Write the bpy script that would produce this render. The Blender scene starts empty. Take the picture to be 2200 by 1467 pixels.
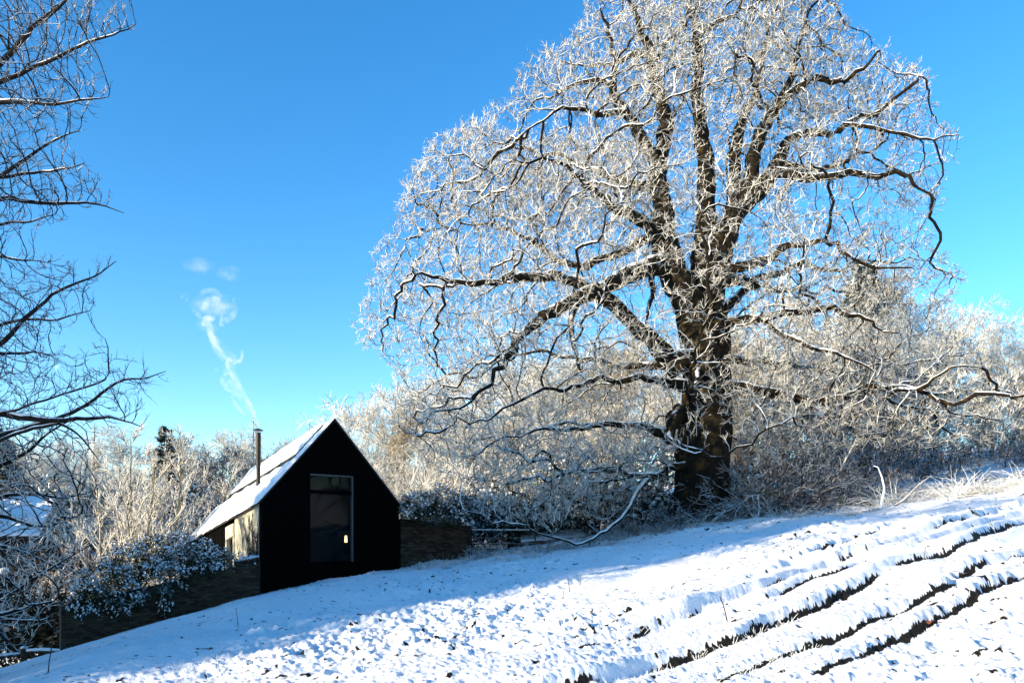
import bpy, math
import numpy as np
from mathutils import Vector

# ------------------------------------------------------------------ camera, world, sun, exposure
SC = bpy.context.scene
COL = SC.collection
F, CX, HY = 1650.0, 1100.0, 1150.0          # focal length in photo pixels, centre column, eye-level row

cam = bpy.data.objects.new('camera', bpy.data.cameras.new('camera'))
COL.objects.link(cam)
cam.location = (0, 0, 0)
cam.rotation_euler = (math.radians(90), 0, 0)
cam.data.sensor_width = 36.0
cam.data.lens = 36.0 * F / 2200.0
cam.data.shift_y = (HY - 733.5) / 2200.0
cam.data.clip_end = 5000
SC.camera = cam

SUN_AZ_VEC = (-0.835, -0.550)               # towards the sun, in plan
SUN_EL = math.radians(13.5)
world = bpy.data.worlds.new('World')
SC.world = world
world.use_nodes = True
wn = world.node_tree.nodes
wl = world.node_tree.links
bg = wn['Background']
sky = wn.new('ShaderNodeTexSky')
sky.sky_type = 'NISHITA'
sky.sun_disc = False
sky.sun_elevation = SUN_EL
sky.sun_rotation = math.atan2(SUN_AZ_VEC[0], SUN_AZ_VEC[1])
sky.altitude = 100
sky.air_density = 1.0
sky.dust_density = 0.0
sky.ozone_density = 3.0
hs = wn.new('ShaderNodeHueSaturation')
hs.inputs['Saturation'].default_value = 1.27
wl.new(sky.outputs[0], hs.inputs['Color'])
wl.new(hs.outputs[0], bg.inputs['Color'])
bg.inputs['Strength'].default_value = 0.15

sun = bpy.data.objects.new('sun', bpy.data.lights.new('sun', 'SUN'))
COL.objects.link(sun)
sun.data.energy = 4.3
sun.data.angle = math.radians(0.53)
sun.data.color = (1.0, 0.85, 0.60)
_sv = Vector((SUN_AZ_VEC[0] * math.cos(SUN_EL), SUN_AZ_VEC[1] * math.cos(SUN_EL), math.sin(SUN_EL)))
sun.rotation_euler = _sv.to_track_quat('Z', 'Y').to_euler()
sun.location = (-40, -20, 30)

SC.view_settings.view_transform = 'Standard'
SC.view_settings.look = 'None'
SC.view_settings.gamma = 1.0
SC.view_settings.exposure = 1.27
SC.render.engine = 'CYCLES'
SC.cycles.max_bounces = 6
SC.cycles.diffuse_bounces = 2
SC.cycles.volume_bounces = 4
SC.cycles.transparent_max_bounces = 12

# ------------------------------------------------------------------ helpers
def up(px, py, Y):
    """a point of the place at depth Y seen in that direction from where the photographer stands"""
    return np.array(((px - CX) / F * Y, Y, (HY - py) / F * Y))

def tag(o, label=None, cat=None, group=None, kind=None):
    if label: o['label'] = label
    if cat: o['category'] = cat
    if group: o['group'] = group
    if kind: o['kind'] = kind
    return o

def link(o, parent=None):
    COL.objects.link(o)
    if parent is not None: o.parent = parent
    return o

def empty(name, loc, rz=0.0):
    o = bpy.data.objects.new(name, None)
    COL.objects.link(o)
    o.location = tuple(float(v) for v in loc)
    o.rotation_euler = (0, 0, rz)
    o.empty_display_size = 0.2
    return o

def mesh_np(name, V, Q, mats, smooth=False, T=None, midx=None):
    """V (n,3); Q (m,4) quads; T (k,3) tris"""
    me = bpy.data.meshes.new(name)
    V = np.asarray(V, dtype=np.float32).reshape(-1, 3)
    nq = 0 if Q is None else len(Q)
    nt = 0 if T is None else len(T)
    me.vertices.add(len(V)); me.vertices.foreach_set('co', V.ravel())
    idx = []
    if nq: idx.append(np.asarray(Q, dtype=np.int32).ravel())
    if nt: idx.append(np.asarray(T, dtype=np.int32).ravel())
    idx = np.concatenate(idx)
    me.loops.add(len(idx)); me.loops.foreach_set('vertex_index', idx)
    tot = np.concatenate([np.full(nq, 4, np.int32), np.full(nt, 3, np.int32)])
    st = np.concatenate([[0], np.cumsum(tot)[:-1]]).astype(np.int32)
    me.polygons.add(nq + nt)
    me.polygons.foreach_set('loop_start', st)
    try: me.polygons.foreach_set('loop_total', tot)
    except Exception: pass
    me.polygons.foreach_set('use_smooth', np.full(nq + nt, bool(smooth)))
    if midx is not None: me.polygons.foreach_set('material_index', np.asarray(midx, np.int32))
    for m in (mats if isinstance(mats, (list, tuple)) else [mats]): me.materials.append(m)
    me.update(calc_edges=True)
    return me

def obj(name, me, parent=None, loc=None):
    o = bpy.data.objects.new(name, me)
    link(o, parent)
    if loc is not None: o.location = tuple(float(v) for v in loc)
    return o

BOXQ = np.array([[0,3,2,1],[4,5,6,7],[0,1,5,4],[1,2,6,5],[2,3,7,6],[3,0,4,7]])
class MB:
    def __init__(self): self.V = []; self.Q = []; self.T = []; self.n = 0
    def add(self, V, Q=None, T=None):
        V = np.asarray(V, float).reshape(-1, 3)
        self.V.append(V)
        if Q is not None and len(Q): self.Q.append(np.asarray(Q) + self.n)
        if T is not None and len(T): self.T.append(np.asarray(T) + self.n)
        self.n += len(V)
    def box(self, x0, x1, y0, y1, z0, z1):
        self.add([(x0,y0,z0),(x1,y0,z0),(x1,y1,z0),(x0,y1,z0),(x0,y0,z1),(x1,y0,z1),(x1,y1,z1),(x0,y1,z1)], BOXQ)
    def hexa(self, pts): self.add(pts, BOXQ)
    def tube(self, P, R, sides=8, cap=True):
        P = np.asarray(P, float); R = np.broadcast_to(np.asarray(R, float), (len(P),))
        V, Q = tubes(P, R, np.zeros(len(P), int), sides)
        T = None
        if cap:
            n = len(V)
            V = np.vstack([V, P[:1], P[-1:]])
            a = np.arange(sides); b = (a + 1) % sides; o = (len(P) - 1) * sides
            T = np.vstack([np.stack([np.full(sides, n), b, a], 1), np.stack([np.full(sides, n + 1), o + a, o + b], 1)])
        self.add(V, Q, T)
    def mesh(self, name, mats, smooth=False):
        return mesh_np(name, np.vstack(self.V), np.vstack(self.Q) if self.Q else None, mats, smooth, np.vstack(self.T) if self.T else None)
    def build(self, name, mats, parent=None, smooth=False):
        return obj(name, self.mesh(name, mats, smooth), parent)

def nrm(v): return v / np.maximum(np.linalg.norm(v, axis=-1, keepdims=True), 1e-9)

def tubes(P, R, cid, sides):
    """tubes along many chains at once; P (M,3), R (M,), cid (M,) chain number of each point"""
    M = len(P)
    same = np.zeros(M, bool); same[:-1] = cid[1:] == cid[:-1]
    nxt = np.where(same, np.arange(M) + 1, np.arange(M))
    prv = np.arange(M); prv[1:] = np.where(same[:-1], np.arange(M - 1), np.arange(1, M))
    T = nrm(P[nxt] - P[prv])
    ref = np.tile(np.array([0.31, 0.23, 0.92]), (M, 1))
    st = np.flatnonzero(np.concatenate([[True], ~same[:-1]]))
    first = st[np.searchsorted(st, np.arange(M), side='right') - 1]
    vert = np.abs(T[first] @ np.array([0.31, 0.23, 0.92])) > 0.75
    ref[vert] = (0.9, -0.35, 0.1)
    U = nrm(np.cross(T, ref)); W = np.cross(T, U)
    a = np.arange(sides) * 2 * np.pi / sides
    V = P[:, None, :] + R[:, None, None] * (np.cos(a)[None, :, None] * U[:, None, :] + np.sin(a)[None, :, None] * W[:, None, :])
    i = np.flatnonzero(same); k = np.arange(sides); k2 = (k + 1) % sides
    Q = np.stack([i[:, None] * sides + k, i[:, None] * sides + k2, (i[:, None] + 1) * sides + k2, (i[:, None] + 1) * sides + k], -1).reshape(-1, 4)
    return V.reshape(-1, 3), Q

def flat(P, R):
    N, K, _ = P.shape
    return P.reshape(-1, 3), R.reshape(-1), np.repeat(np.arange(N), K)

def grow(rng, S, D, L, K, wob=0.15, lift=0.0, r0=0.02, r1=0.008):
    """N wandering chains of K points from S along D"""
    N = len(S)
    P = np.zeros((N, K, 3)); P[:, 0] = S
    d = nrm(np.asarray(D, float)); L = np.broadcast_to(np.asarray(L, float), (N,))
    r0 = np.broadcast_to(np.asarray(r0, float), (N,)); r1 = np.broadcast_to(np.asarray(r1, float), (N,))
    for k in range(1, K):
        d = nrm(d + rng.normal(0, wob, (N, 3)) + np.array([0, 0, lift]))
        P[:, k] = P[:, k - 1] + d * (L / (K - 1))[:, None]
    t = np.linspace(0, 1, K)[None, :]
    return P, r0[:, None] * (1 - t) + r1[:, None] * t

def spawn(rng, P, R, n, t0=0.2, spread=0.9, tpow=1.0):
    """n child starts on each chain: position, direction, parent radius, t"""
    N, K, _ = P.shape
    t = t0 + (0.99 - t0) * rng.random((N, n)) ** tpow
    f = t * (K - 1); i = np.minimum(f.astype(int), K - 2); w = (f - i)[..., None]
    a = np.arange(N)[:, None]
    S = P[a, i] * (1 - w) + P[a, i + 1] * w
    D = nrm(P[a, i + 1] - P[a, i])
    r = R[a, i] * (1 - w[..., 0]) + R[a, i + 1] * w[..., 0]
    rnd = rng.normal(0, 1, (N, n, 3)); rnd -= (rnd * D).sum(-1, keepdims=True) * D
    C = nrm(D + spread * nrm(rnd))
    return S.reshape(-1, 3), C.reshape(-1, 3), r.reshape(-1), t.reshape(-1)

# value noise, vectorised
_ng = np.random.default_rng(7).random((256, 256))
def vnoise(x, y):
    xi = np.floor(x).astype(int); yi = np.floor(y).astype(int)
    fx = x - xi; fy = y - yi
    fx = fx * fx * (3 - 2 * fx); fy = fy * fy * (3 - 2 * fy)
    g = lambda i, j: _ng[i & 255, j & 255]
    return (g(xi, yi) * (1 - fx) + g(xi + 1, yi) * fx) * (1 - fy) + (g(xi, yi + 1) * (1 - fx) + g(xi + 1, yi + 1) * fx) * fy
def fbm(x, y, o=3):
    s = 0; a = 1; n = 0
    for k in range(o):
        s = s + a * vnoise(x * 2 ** k + 17.3 * k, y * 2 ** k + 5.1 * k); n += a; a *= 0.5
    return s / n
def sstep(a, b, x):
    t = np.clip((x - a) / (b - a), 0, 1); return t * t * (3 - 2 * t)

# ------------------------------------------------------------------ materials
def new_mat(name):
    m = bpy.data.materials.new(name); m.use_nodes = True
    nt = m.node_tree; b = nt.nodes['Principled BSDF']
    b.inputs['Roughness'].default_value = 0.8
    b.inputs['Specular IOR Level'].default_value = 0.2
    return m, nt.nodes, nt.links, b
def rgb(c): return (c[0], c[1], c[2], 1.0)
def noise_node(n, l, scale, detail=4, rough=0.6, coord='Object'):
    tc = n.new('ShaderNodeTexCoord'); t = n.new('ShaderNodeTexNoise')
    t.inputs['Scale'].default_value = scale; t.inputs['Detail'].default_value = detail; t.inputs['Roughness'].default_value = rough
    l.new(tc.outputs[coord], t.inputs['Vector']); return t
def ramp_node(n, l, src, stops):
    r = n.new('ShaderNodeValToRGB'); e = r.color_ramp.elements
    e[0].position, e[0].color = stops[0][0], rgb(stops[0][1])
    e[1].position, e[1].color = stops[-1][0], rgb(stops[-1][1])
    for p, c in stops[1:-1]:
        k = e.new(p); k.color = rgb(c)
    l.new(src, r.inputs[0]); return r
def bump(n, l, b, src, strength, dist):
    k = n.new('ShaderNodeBump'); k.inputs['Strength'].default_value = strength; k.inputs['Distance'].default_value = dist
    l.new(src, k.inputs['Height']); l.new(k.outputs[0], b.inputs['Normal']); return k

def mat_plain(name, c1, c2, scale=8, bumpd=0.01, rough=0.8, spec=0.2, bs=0.5):
    m, n, l, b = new_mat(name)
    t = noise_node(n, l, scale)
    r = ramp_node(n, l, t.outputs[0], [(0.3, c1), (0.7, c2)])
    l.new(r.outputs[0], b.inputs['Base Color'])
    b.inputs['Roughness'].default_value = rough; b.inputs['Specular IOR Level'].default_value = spec
    if bumpd: bump(n, l, b, t.outputs[0], bs, bumpd)
    return m

def mat_snowed(name, stops, lo, hi, nscale, snow=(0.86, 0.87, 0.88), amp=0.5, bark_scale=5, bumpd=0.0, patch=0.7):
    """bark or leaf with snow lying on whatever faces upwards"""
    m, n, l, b = new_mat(name)
    t = noise_node(n, l, bark_scale, 5, 0.65)
    r = ramp_node(n, l, t.outputs[0], stops)
    t2 = noise_node(n, l, nscale, 3, 0.6)
    g = n.new('ShaderNodeNewGeometry'); s = n.new('ShaderNodeSeparateXYZ'); l.new(g.outputs['Normal'], s.inputs[0])
    ma = n.new('ShaderNodeMath'); ma.operation = 'MULTIPLY_ADD'; ma.inputs[1].default_value = amp * 2; ma.inputs[2].default_value = -amp
    l.new(t2.outputs[0], ma.inputs[0])
    ad = n.new('ShaderNodeMath'); ad.operation = 'ADD'; l.new(s.outputs['Z'], ad.inputs[0]); l.new(ma.outputs[0], ad.inputs[1])
    mr = n.new('ShaderNodeMapRange'); mr.interpolation_type = 'SMOOTHSTEP'
    mr.inputs['From Min'].default_value = lo; mr.inputs['From Max'].default_value = hi
    l.new(ad.outputs[0], mr.inputs['Value'])
    mx = n.new('ShaderNodeMix'); mx.data_type = 'RGBA'
    l.new(mr.outputs[0], mx.inputs[0]); l.new(r.outputs[0], mx.inputs[6]); mx.inputs[7].default_value = rgb(snow)
    l.new(mx.outputs[2], b.inputs['Base Color'])
    b.inputs['Roughness'].default_value = 0.85; b.inputs['Specular IOR Level'].default_value = 0.15
    if bumpd: bump(n, l, b, t.outputs[0], 0.9, bumpd)
    return m

BARK = [(0.3, (0.004, 0.003, 0.002)), (0.52, (0.013, 0.009, 0.005)), (0.66, (0.045, 0.032, 0.010)), (0.80, (0.12, 0.075, 0.022))]
M_oak_bark = mat_snowed('oak_bark', BARK, 0.62, 0.8, 3.0, amp=0.3, bark_scale=3.0, bumpd=0.06)
M_oak_limb = mat_snowed('oak_limb_bark', BARK, 0.72, 0.9, 3.0, amp=0.4, bark_scale=4.0, bumpd=0.02)
M_oak_thin = mat_snowed('oak_branch_bark', BARK, 0.25, 0.55, 3.0, snow=(0.86, 0.84, 0.79), amp=0.5, bark_scale=4.0)
M_oak_small = mat_snowed('oak_small_branch_bark', [(0.3, (0.012, 0.009, 0.006)), (0.7, (0.05, 0.036, 0.02))], -0.02, 0.4, 2.0, snow=(0.86, 0.84, 0.79), amp=0.5)
M_oak_twig = mat_snowed('oak_twig_rime', [(0.3, (0.022, 0.016, 0.010)), (0.7, (0.075, 0.055, 0.032))], -0.45, 0.05, 1.3, snow=(0.85, 0.80, 0.71), amp=0.6)
M_near_limb = mat_snowed('near_tree_bark', [(0.3, (0.006, 0.005, 0.005)), (0.7, (0.022, 0.018, 0.016))], 0.5, 0.75, 6.0, amp=0.4, bark_scale=9)
M_near_twig = mat_snowed('near_tree_twig', [(0.3, (0.010, 0.008, 0.008)), (0.7, (0.035, 0.024, 0.022))], 0.02, 0.4, 5.0, amp=0.6, bark_scale=9)
M_wood_twig = mat_snowed('wood_twig_rime', [(0.3, (0.12, 0.095, 0.06)), (0.7, (0.26, 0.21, 0.14))], -0.65, 0.05, 0.6, snow=(0.84, 0.81, 0.75), amp=0.7)
M_wood_twig_b = mat_snowed('wood_twig_ochre', [(0.3, (0.14, 0.10, 0.05)), (0.7, (0.30, 0.22, 0.10))], -0.2, 0.5, 0.6, snow=(0.82, 0.77, 0.68), amp=0.7)
M_wood_bark = mat_snowed('wood_bark', [(0.3, (0.03, 0.024, 0.018)), (0.7, (0.12, 0.10, 0.06))], 0.3, 0.6, 2.0, amp=0.4)
M_sap_bark = mat_snowed('sapling_bark', [(0.3, (0.10, 0.085, 0.035)), (0.7, (0.24, 0.20, 0.09))], 0.2, 0.5, 5.0, amp=0.4)
M_snow = mat_plain('snow', (0.86, 0.87, 0.88), (0.92, 0.92, 0.92), 30, 0.004, 0.7)
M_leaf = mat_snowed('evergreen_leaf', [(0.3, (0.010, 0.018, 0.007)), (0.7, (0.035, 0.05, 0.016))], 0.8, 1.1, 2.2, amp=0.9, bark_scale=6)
M_leaf_shaded = mat_snowed('laurel_leaf', [(0.3, (0.005, 0.009, 0.005)), (0.7, (0.018, 0.028, 0.012))], 0.5, 0.8, 2.5, amp=0.7, bark_scale=6)  # darker copy of the evergreen leaf, understory shade painted into the colour
M_needle = mat_snowed('conifer_needles', [(0.3, (0.012, 0.02, 0.012)), (0.7, (0.03, 0.04, 0.02))], 0.45, 0.8, 1.5, amp=0.6)
M_black = mat_plain('black_stained_timber', (0.0012, 0.0012, 0.0012), (0.003, 0.0028, 0.0028), 14, 0.004, 0.9, 0.03)
M_blackroof = mat_plain('black_roof_sheet', (0.012, 0.011, 0.010), (0.03, 0.027, 0.02), 10, 0.003, 0.6, 0.3)
M_render = mat_plain('pale_limewashed_boards', (0.45, 0.40, 0.28), (0.62, 0.56, 0.42), 4, 0.004)
M_reveal = mat_plain('grey_metal_reveal', (0.05, 0.06, 0.065), (0.08, 0.09, 0.10), 20, 0.0, 0.4, 0.5)
M_flue = mat_plain('dark_flue_steel', (0.010, 0.009, 0.008), (0.022, 0.018, 0.016), 12, 0.001, 0.45, 0.3)
M_brick = []
for k, (c1, c2) in enumerate([((0.030,0.013,0.009),(0.065,0.028,0.017)), ((0.040,0.025,0.015),(0.085,0.055,0.03)), ((0.018,0.011,0.009),(0.04,0.022,0.016)), ((0.05,0.035,0.02),(0.11,0.078,0.045))]):
    M_brick.append(mat_plain('old_brick_%s' % 'abcd'[k], c1, c2, 16, 0.006))
M_mortar = mat_plain('wall_mortar', (0.016, 0.013, 0.010), (0.035, 0.028, 0.02), 18, 0.01)
M_wood_dark = mat_snowed('weathered_timber', [(0.3, (0.02, 0.015, 0.012)), (0.7, (0.06, 0.045, 0.035))], 0.5, 0.75, 6, amp=0.3, bark_scale=12)
M_galv = mat_snowed('galvanised_rail', [(0.3, (0.02, 0.02, 0.02)), (0.7, (0.05, 0.05, 0.05))], 0.5, 0.8, 8, amp=0.3, bark_scale=12)
M_rust = mat_plain('rusty_sheet', (0.07, 0.025, 0.015), (0.15, 0.06, 0.035), 6, 0.006)
M_room = mat_plain('dim_room_plaster', (0.09, 0.07, 0.045), (0.14, 0.11, 0.07), 3, 0.0)
M_stalk = mat_snowed('dry_stalk', [(0.3, (0.10, 0.07, 0.04)), (0.7, (0.24, 0.18, 0.11))], 0.0, 0.6, 6, amp=0.7)
M_bramble = mat_snowed('bramble_stem', [(0.3, (0.015, 0.009, 0.007)), (0.7, (0.06, 0.035, 0.026))], 0.15, 0.6, 4, amp=0.9)
M_grass = mat_snowed('frosted_grass', [(0.3, (0.18, 0.14, 0.08)), (0.7, (0.36, 0.29, 0.18))], -0.6, 0.1, 5, amp=0.7)
M_deadleaf = mat_plain('russet_dead_leaf', (0.16, 0.05, 0.02), (0.30, 0.12, 0.04), 9, 0.0)

def mat_glass(name, col, trans, ior=1.2):
    m, n, l, b = new_mat(name)
    out = n['Material Output']
    gl = n.new('ShaderNodeBsdfGlossy'); gl.inputs['Roughness'].default_value = 0.03; gl.inputs['Color'].default_value = (0.9, 0.92, 0.95, 1)
    tr = n.new('ShaderNodeBsdfTransparent'); tr.inputs['Color'].default_value = rgb((trans,) * 3)
    fr = n.new('ShaderNodeFresnel'); fr.inputs['IOR'].default_value = ior
    mx = n.new('ShaderNodeMixShader'); l.new(fr.outputs[0], mx.inputs[0]); l.new(tr.outputs[0], mx.inputs[1]); l.new(gl.outputs[0], mx.inputs[2])
    l.new(mx.outputs[0], out.inputs['Surface'])
    return m
M_glass = mat_glass('window_glass', None, 0.7)
m, n, l, b = new_mat('warm_lamp_glow'); b.inputs['Emission Color'].default_value = (1, 0.72, 0.3, 1); b.inputs['Emission Strength'].default_value = 3.0; M_lamp = m

# snow-covered field: snow, with turf and soil where the cut banks are too steep to hold it
m, n, l, b = new_mat('snowy_field'); M_field = m
at = n.new('ShaderNodeAttribute'); at.attribute_name = 'bare'
t1 = noise_node(n, l, 22, 5, 0.7); t2 = noise_node(n, l, 3.0, 4, 0.6); t3 = noise_node(n, l, 60, 4, 0.7)
soil = ramp_node(n, l, t1.outputs[0], [(0.35, (0.005, 0.004, 0.003)), (0.6, (0.014, 0.012, 0.008)), (0.85, (0.05, 0.04, 0.02))])
snow = ramp_node(n, l, t2.outputs[0], [(0.3, (0.85, 0.86, 0.88)), (0.7, (0.91, 0.91, 0.92))])
ma = n.new('ShaderNodeMath'); ma.operation = 'MULTIPLY_ADD'; ma.inputs[1].default_value = 0.9; ma.inputs[2].default_value = -0.45; l.new(t1.outputs[0], ma.inputs[0])
ad = n.new('ShaderNodeMath'); ad.operation = 'ADD'; l.new(at.outputs['Fac'], ad.inputs[0]); l.new(ma.outputs[0], ad.inputs[1])
mr = n.new('ShaderNodeMapRange'); mr.inputs['From Min'].default_value = 0.42; mr.inputs['From Max'].default_value = 0.58; l.new(ad.outputs[0], mr.inputs['Value'])
mx = n.new('ShaderNodeMix'); mx.data_type = 'RGBA'; l.new(mr.outputs[0], mx.inputs[0]); l.new(snow.outputs[0], mx.inputs[6]); l.new(soil.outputs[0], mx.inputs[7])
l.new(mx.outputs[2], b.inputs['Base Color']); b.inputs['Roughness'].default_value = 0.75
k1 = bump(n, l, b, t1.outputs[0], 0.7, 0.03)
k2 = n.new('ShaderNodeBump'); k2.inputs['Strength'].default_value = 0.6; k2.inputs['Distance'].default_value = 0.012
l.new(t3.outputs[0], k2.inputs['Height']); l.new(k2.outputs[0], k1.inputs['Normal'])

# ------------------------------------------------------------------ the ground
HX = np.array([-60, -30, -20, -14, -13, -11.4, -9.8, -8.48, -6.66, -4.34, -1.73, 0, 3.6, 7.3, 11.9, 18.7, 30, 60, 120])
HZ = np.array([-6.5, -4.2, -3.4, -2.62, -2.39, -1.955, -1.53, -1.15, -0.775, -0.5, -0.25, -0.03, 0.52, 1.15, 1.62, 2.54, 4.0, 7.5, 12])
_hx = np.linspace(-60, 120, 721); _hz = np.interp(_hx, HX, HZ)
_k = np.hanning(9); _k /= _k.sum()
_hz = np.convolve(np.pad(_hz, 4, 'edge'), _k, 'valid')
A0 = np.array([-8.48, 26.0]); GD = np.array([0.766, 0.643]); AD = np.array([-0.643, 0.766])   # house corner, along the gable, along the house
def field_z(x, y):
    x = np.asarray(x, float); y = np.asarray(y, float)
    z = -1.6 + 0.03 * np.clip(y, -60, 140) + np.interp(x, _hx, _hz)
    z = z + np.clip(y - 30, 0, 90) * (0.035 * sstep(-2, 16, x) + 0.0)
    # the garden behind the brick wall lies lower
    q = (x - A0[0]) * AD[0] + (y - A0[1]) * AD[1]
    g = (x - A0[0]) * GD[0] + (y - A0[1]) * GD[1]
    drop = sstep(0.25, 1.6, q) * sstep(1.0, -1.5, g) * 0.9
    drop = np.maximum(drop, sstep(-5.9, -7.5, g) * sstep(-2.5, 0.5, q) * 1.0)
    return z - drop
def hit(px, py, y0=3.0, y1=60.0):
    ys = np.linspace(y0, y1, 4000)
    d = (HY - py) / F * ys - field_z((px - CX) / F * ys, ys)
    i = np.argmax(d < 0) if (d < 0).any() and d[0] > 0 else int(np.argmax(d > 0))
    if d[0] > 0:
        i = int(np.argmax(d < 0)) if (d < 0).any() else len(ys) - 1
    return np.array([(px - CX) / F * ys[i], ys[i]])

FUR = [  # cut banks across the field, as seen: points along each, strength
    ([(1250,1390),(1400,1335),(1605,1266),(1643,1254),(1752,1210),(1820,1186),(1879,1170),(1942,1151),(2038,1125),(2089,1111),(2148,1094),(2200,1081),(2290,1060)], 0.9, 0.36),
    ([(1300,1375),(1508,1301),(1647,1279),(1740,1240),(1811,1222),(1866,1199),(1960,1172),(2100,1127),(2200,1098)], 0.7, 0.26),
    ([(1150,1500),(1300,1450),(1400,1412),(1513,1376),(1597,1355),(1660,1325),(1736,1300),(1769,1287),(1845,1254),(1912,1222),(1963,1205),(2060,1174),(2106,1153),(2131,1140),(2198,1119),(2300,1085)], 1.0, 0.92),
    ([(1400,1500),(1513,1460),(1550,1443),(1601,1430),(1698,1386),(1832,1338),(1858,1327),(2038,1254),(2060,1237),(2131,1205),(2200,1180),(2300,1140)], 0.8, 0.52),
    ([(1600,1500),(1685,1464),(1748,1439),(1794,1418),(1832,1401),(1879,1380),(1912,1363),(1980,1334),(2017,1317),(2068,1292),(2131,1258),(2190,1235),(2300,1190)], 0.75, 0.44),
    ([(1450,1280),(1650,1222),(1800,1163),(1942,1125),(2060,1098),(2200,1066),(2300,1045)], 0.6, 0.22),
]
FURW = [(np.array([hit(*p) for p in pts]), s, bmax) for pts, s, bmax in FUR]

def furrow(x, y):
    dz = np.zeros_like(x); bare = np.zeros_like(x)
    for W, s, bmax in FURW:
        best = np.full(x.shape, 1e9); sd = np.zeros_like(x); al = np.zeros_like(x); acc = 0.0
        for i in range(len(W) - 1):
            a, b_ = W[i], W[i + 1]; e = b_ - a; L = np.hypot(*e)
            t = np.clip(((x - a[0]) * e[0] + (y - a[1]) * e[1]) / (L * L), 0, 1)
            qx, qy = x - a[0] - t * e[0], y - a[1] - t * e[1]
            d = np.hypot(qx, qy); side = np.sign(e[0] * qy - e[1] * qx)
            m_ = d < best
            best = np.where(m_, d, best); sd = np.where(m_, d * side, sd); al = np.where(m_, acc + t * L, al); acc += L
        sd = sd + 0.035 * (fbm(x * 2.2 + 3, y * 2.2, 3) - 0.5) * 2
        mod = s * (0.55 + 0.9 * (fbm(al * 0.8 + 31 * s, al * 0.13 + 2, 2)))
        wall = sstep(-0.02, 0.11, sd) * (1 - sstep(0.14, 0.5, sd))
        near = (1 - sstep(-0.02, 0.10, sd)) * sstep(-0.50, -0.05, sd)
        mod = mod * (1 if s == 1.0 else sstep(0.0, 3.0, al))
        dz += mod * (0.070 * wall - 0.085 * near)
        if s == 1.0: dz += 0.019 * np.sin(2 * np.pi * sd / .40 + 2 * fbm(al * .5, sd, 2)) * sstep(2.6, 1.8, np.abs(sd)) * sstep(.15, .4, np.abs(sd))
        g = fbm(al * 0.9 + 11 * s, al * 0.21 + 7 * s, 3)
        rag = 0.065 * (fbm(x * 11, y * 11, 2) - 0.5) + 0.04 * (fbm(x * 4 + 9, y * 4, 2) - 0.5)
        wid = sstep(0.30, 0.62, g + 0.30 * (bmax - 0.62))
        c_ = sd + rag + 0.005
        bm = np.minimum(1, wid * 1.3) * sstep(-0.04 - 0.02 * wid, -0.02 - 0.015 * wid, c_) * (1 - sstep(0.010 + 0.018 * wid, 0.03 + 0.022 * wid, c_))
        bare = np.maximum(bare, bm)
    return dz, bare

HOLES = [(2170, 1392, 0.16), (2042, 1462, 0.16), (1862, 1118, 0.2), (1575, 1195, 0.12), (1432, 1188, 0.16), (880, 1352, 0.10), (730, 1440, 0.13), (165, 1432, 0.14), (1225, 1322, 0.12), (985, 1395, 0.12)]
HOLW = [(hit(px, py), r) for px, py, r in HOLES]

def surface(x, y):
    z = field_z(x, y)
    dz, bare = furrow(x, y)
    near = sstep(70, 25, np.hypot(x, y))
    # clumps of tussocky grass under the snow
    c1 = fbm(x * 2.6, y * 2.6, 3); c2 = fbm(x * 7.5 + 9, y * 7.5, 3); c0 = fbm(x * 0.55, y * 0.55 + 4, 2)
    rough = 0.25 + 1.1 * sstep(0.32, 0.68, fbm(x * 0.35 + 5, y * 0.35, 2)) * (0.5 + fbm(x * 1.1 + 8, y * 1.1 + 3, 2))
    left = sstep(-3, -8, x)
    rough = rough * (1 - 0.55 * left) * (1 - 0.35 * sstep(2, 6, x) * sstep(20, 12, y))
    c3 = 1 - np.abs(2 * fbm(x * 4.3 + 20, y * 4.3 + 7, 2) - 1)
    dz2 = rough * (0.13 * (c1 - 0.5) + 0.075 * (c2 - 0.5) + 0.07 * (c3 - 0.75)) + 0.28 * (c0 - 0.5)
    c5 = fbm(x * 17 + 3, y * 17 + 5, 2); b1 = np.abs(2 * fbm(x * 11.3 + 13, y * 11.3 + 1, 2) - 1); b2 = np.abs(2 * vnoise(x * 21 + 31, y * 21 + 2) - 1)
    dz2 = dz2 + rough * (0.045 * (c5 - 0.5) + 0.050 * np.minimum(b1, .45) + 0.026 * b2) + 0.035 * (fbm(x * 30, y * 30, 1) - 0.5) * sstep(16, 8, np.hypot(x, y))
    z = z + near * (dz + dz2)
    for (w, r) in HOLW:
        d = np.hypot(x - w[0], y - w[1]); z = z - 0.16 * (1 - sstep(r * 0.4, r * 1.1, d)) + 0.05 * sstep(r * 1.0, r * 1.4, d) * (1 - sstep(r * 1.4, r * 2.6, d))
        bare = np.maximum(bare, (1 - sstep(r * 0.55, r * 0.9, d)) * 0.95)
    # specks of grass and leaf poking through
    sp = fbm(x * 9 + 40, y * 9 + 11, 2); sp2 = fbm(x * 0.8 + 3, y * 0.8 + 60, 2)
    bare = np.maximum(bare, near * 0.85 * sstep(0.74, 0.84, sp + 0.22 * (sp2 - 0.5)))
    return z, bare

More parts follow.
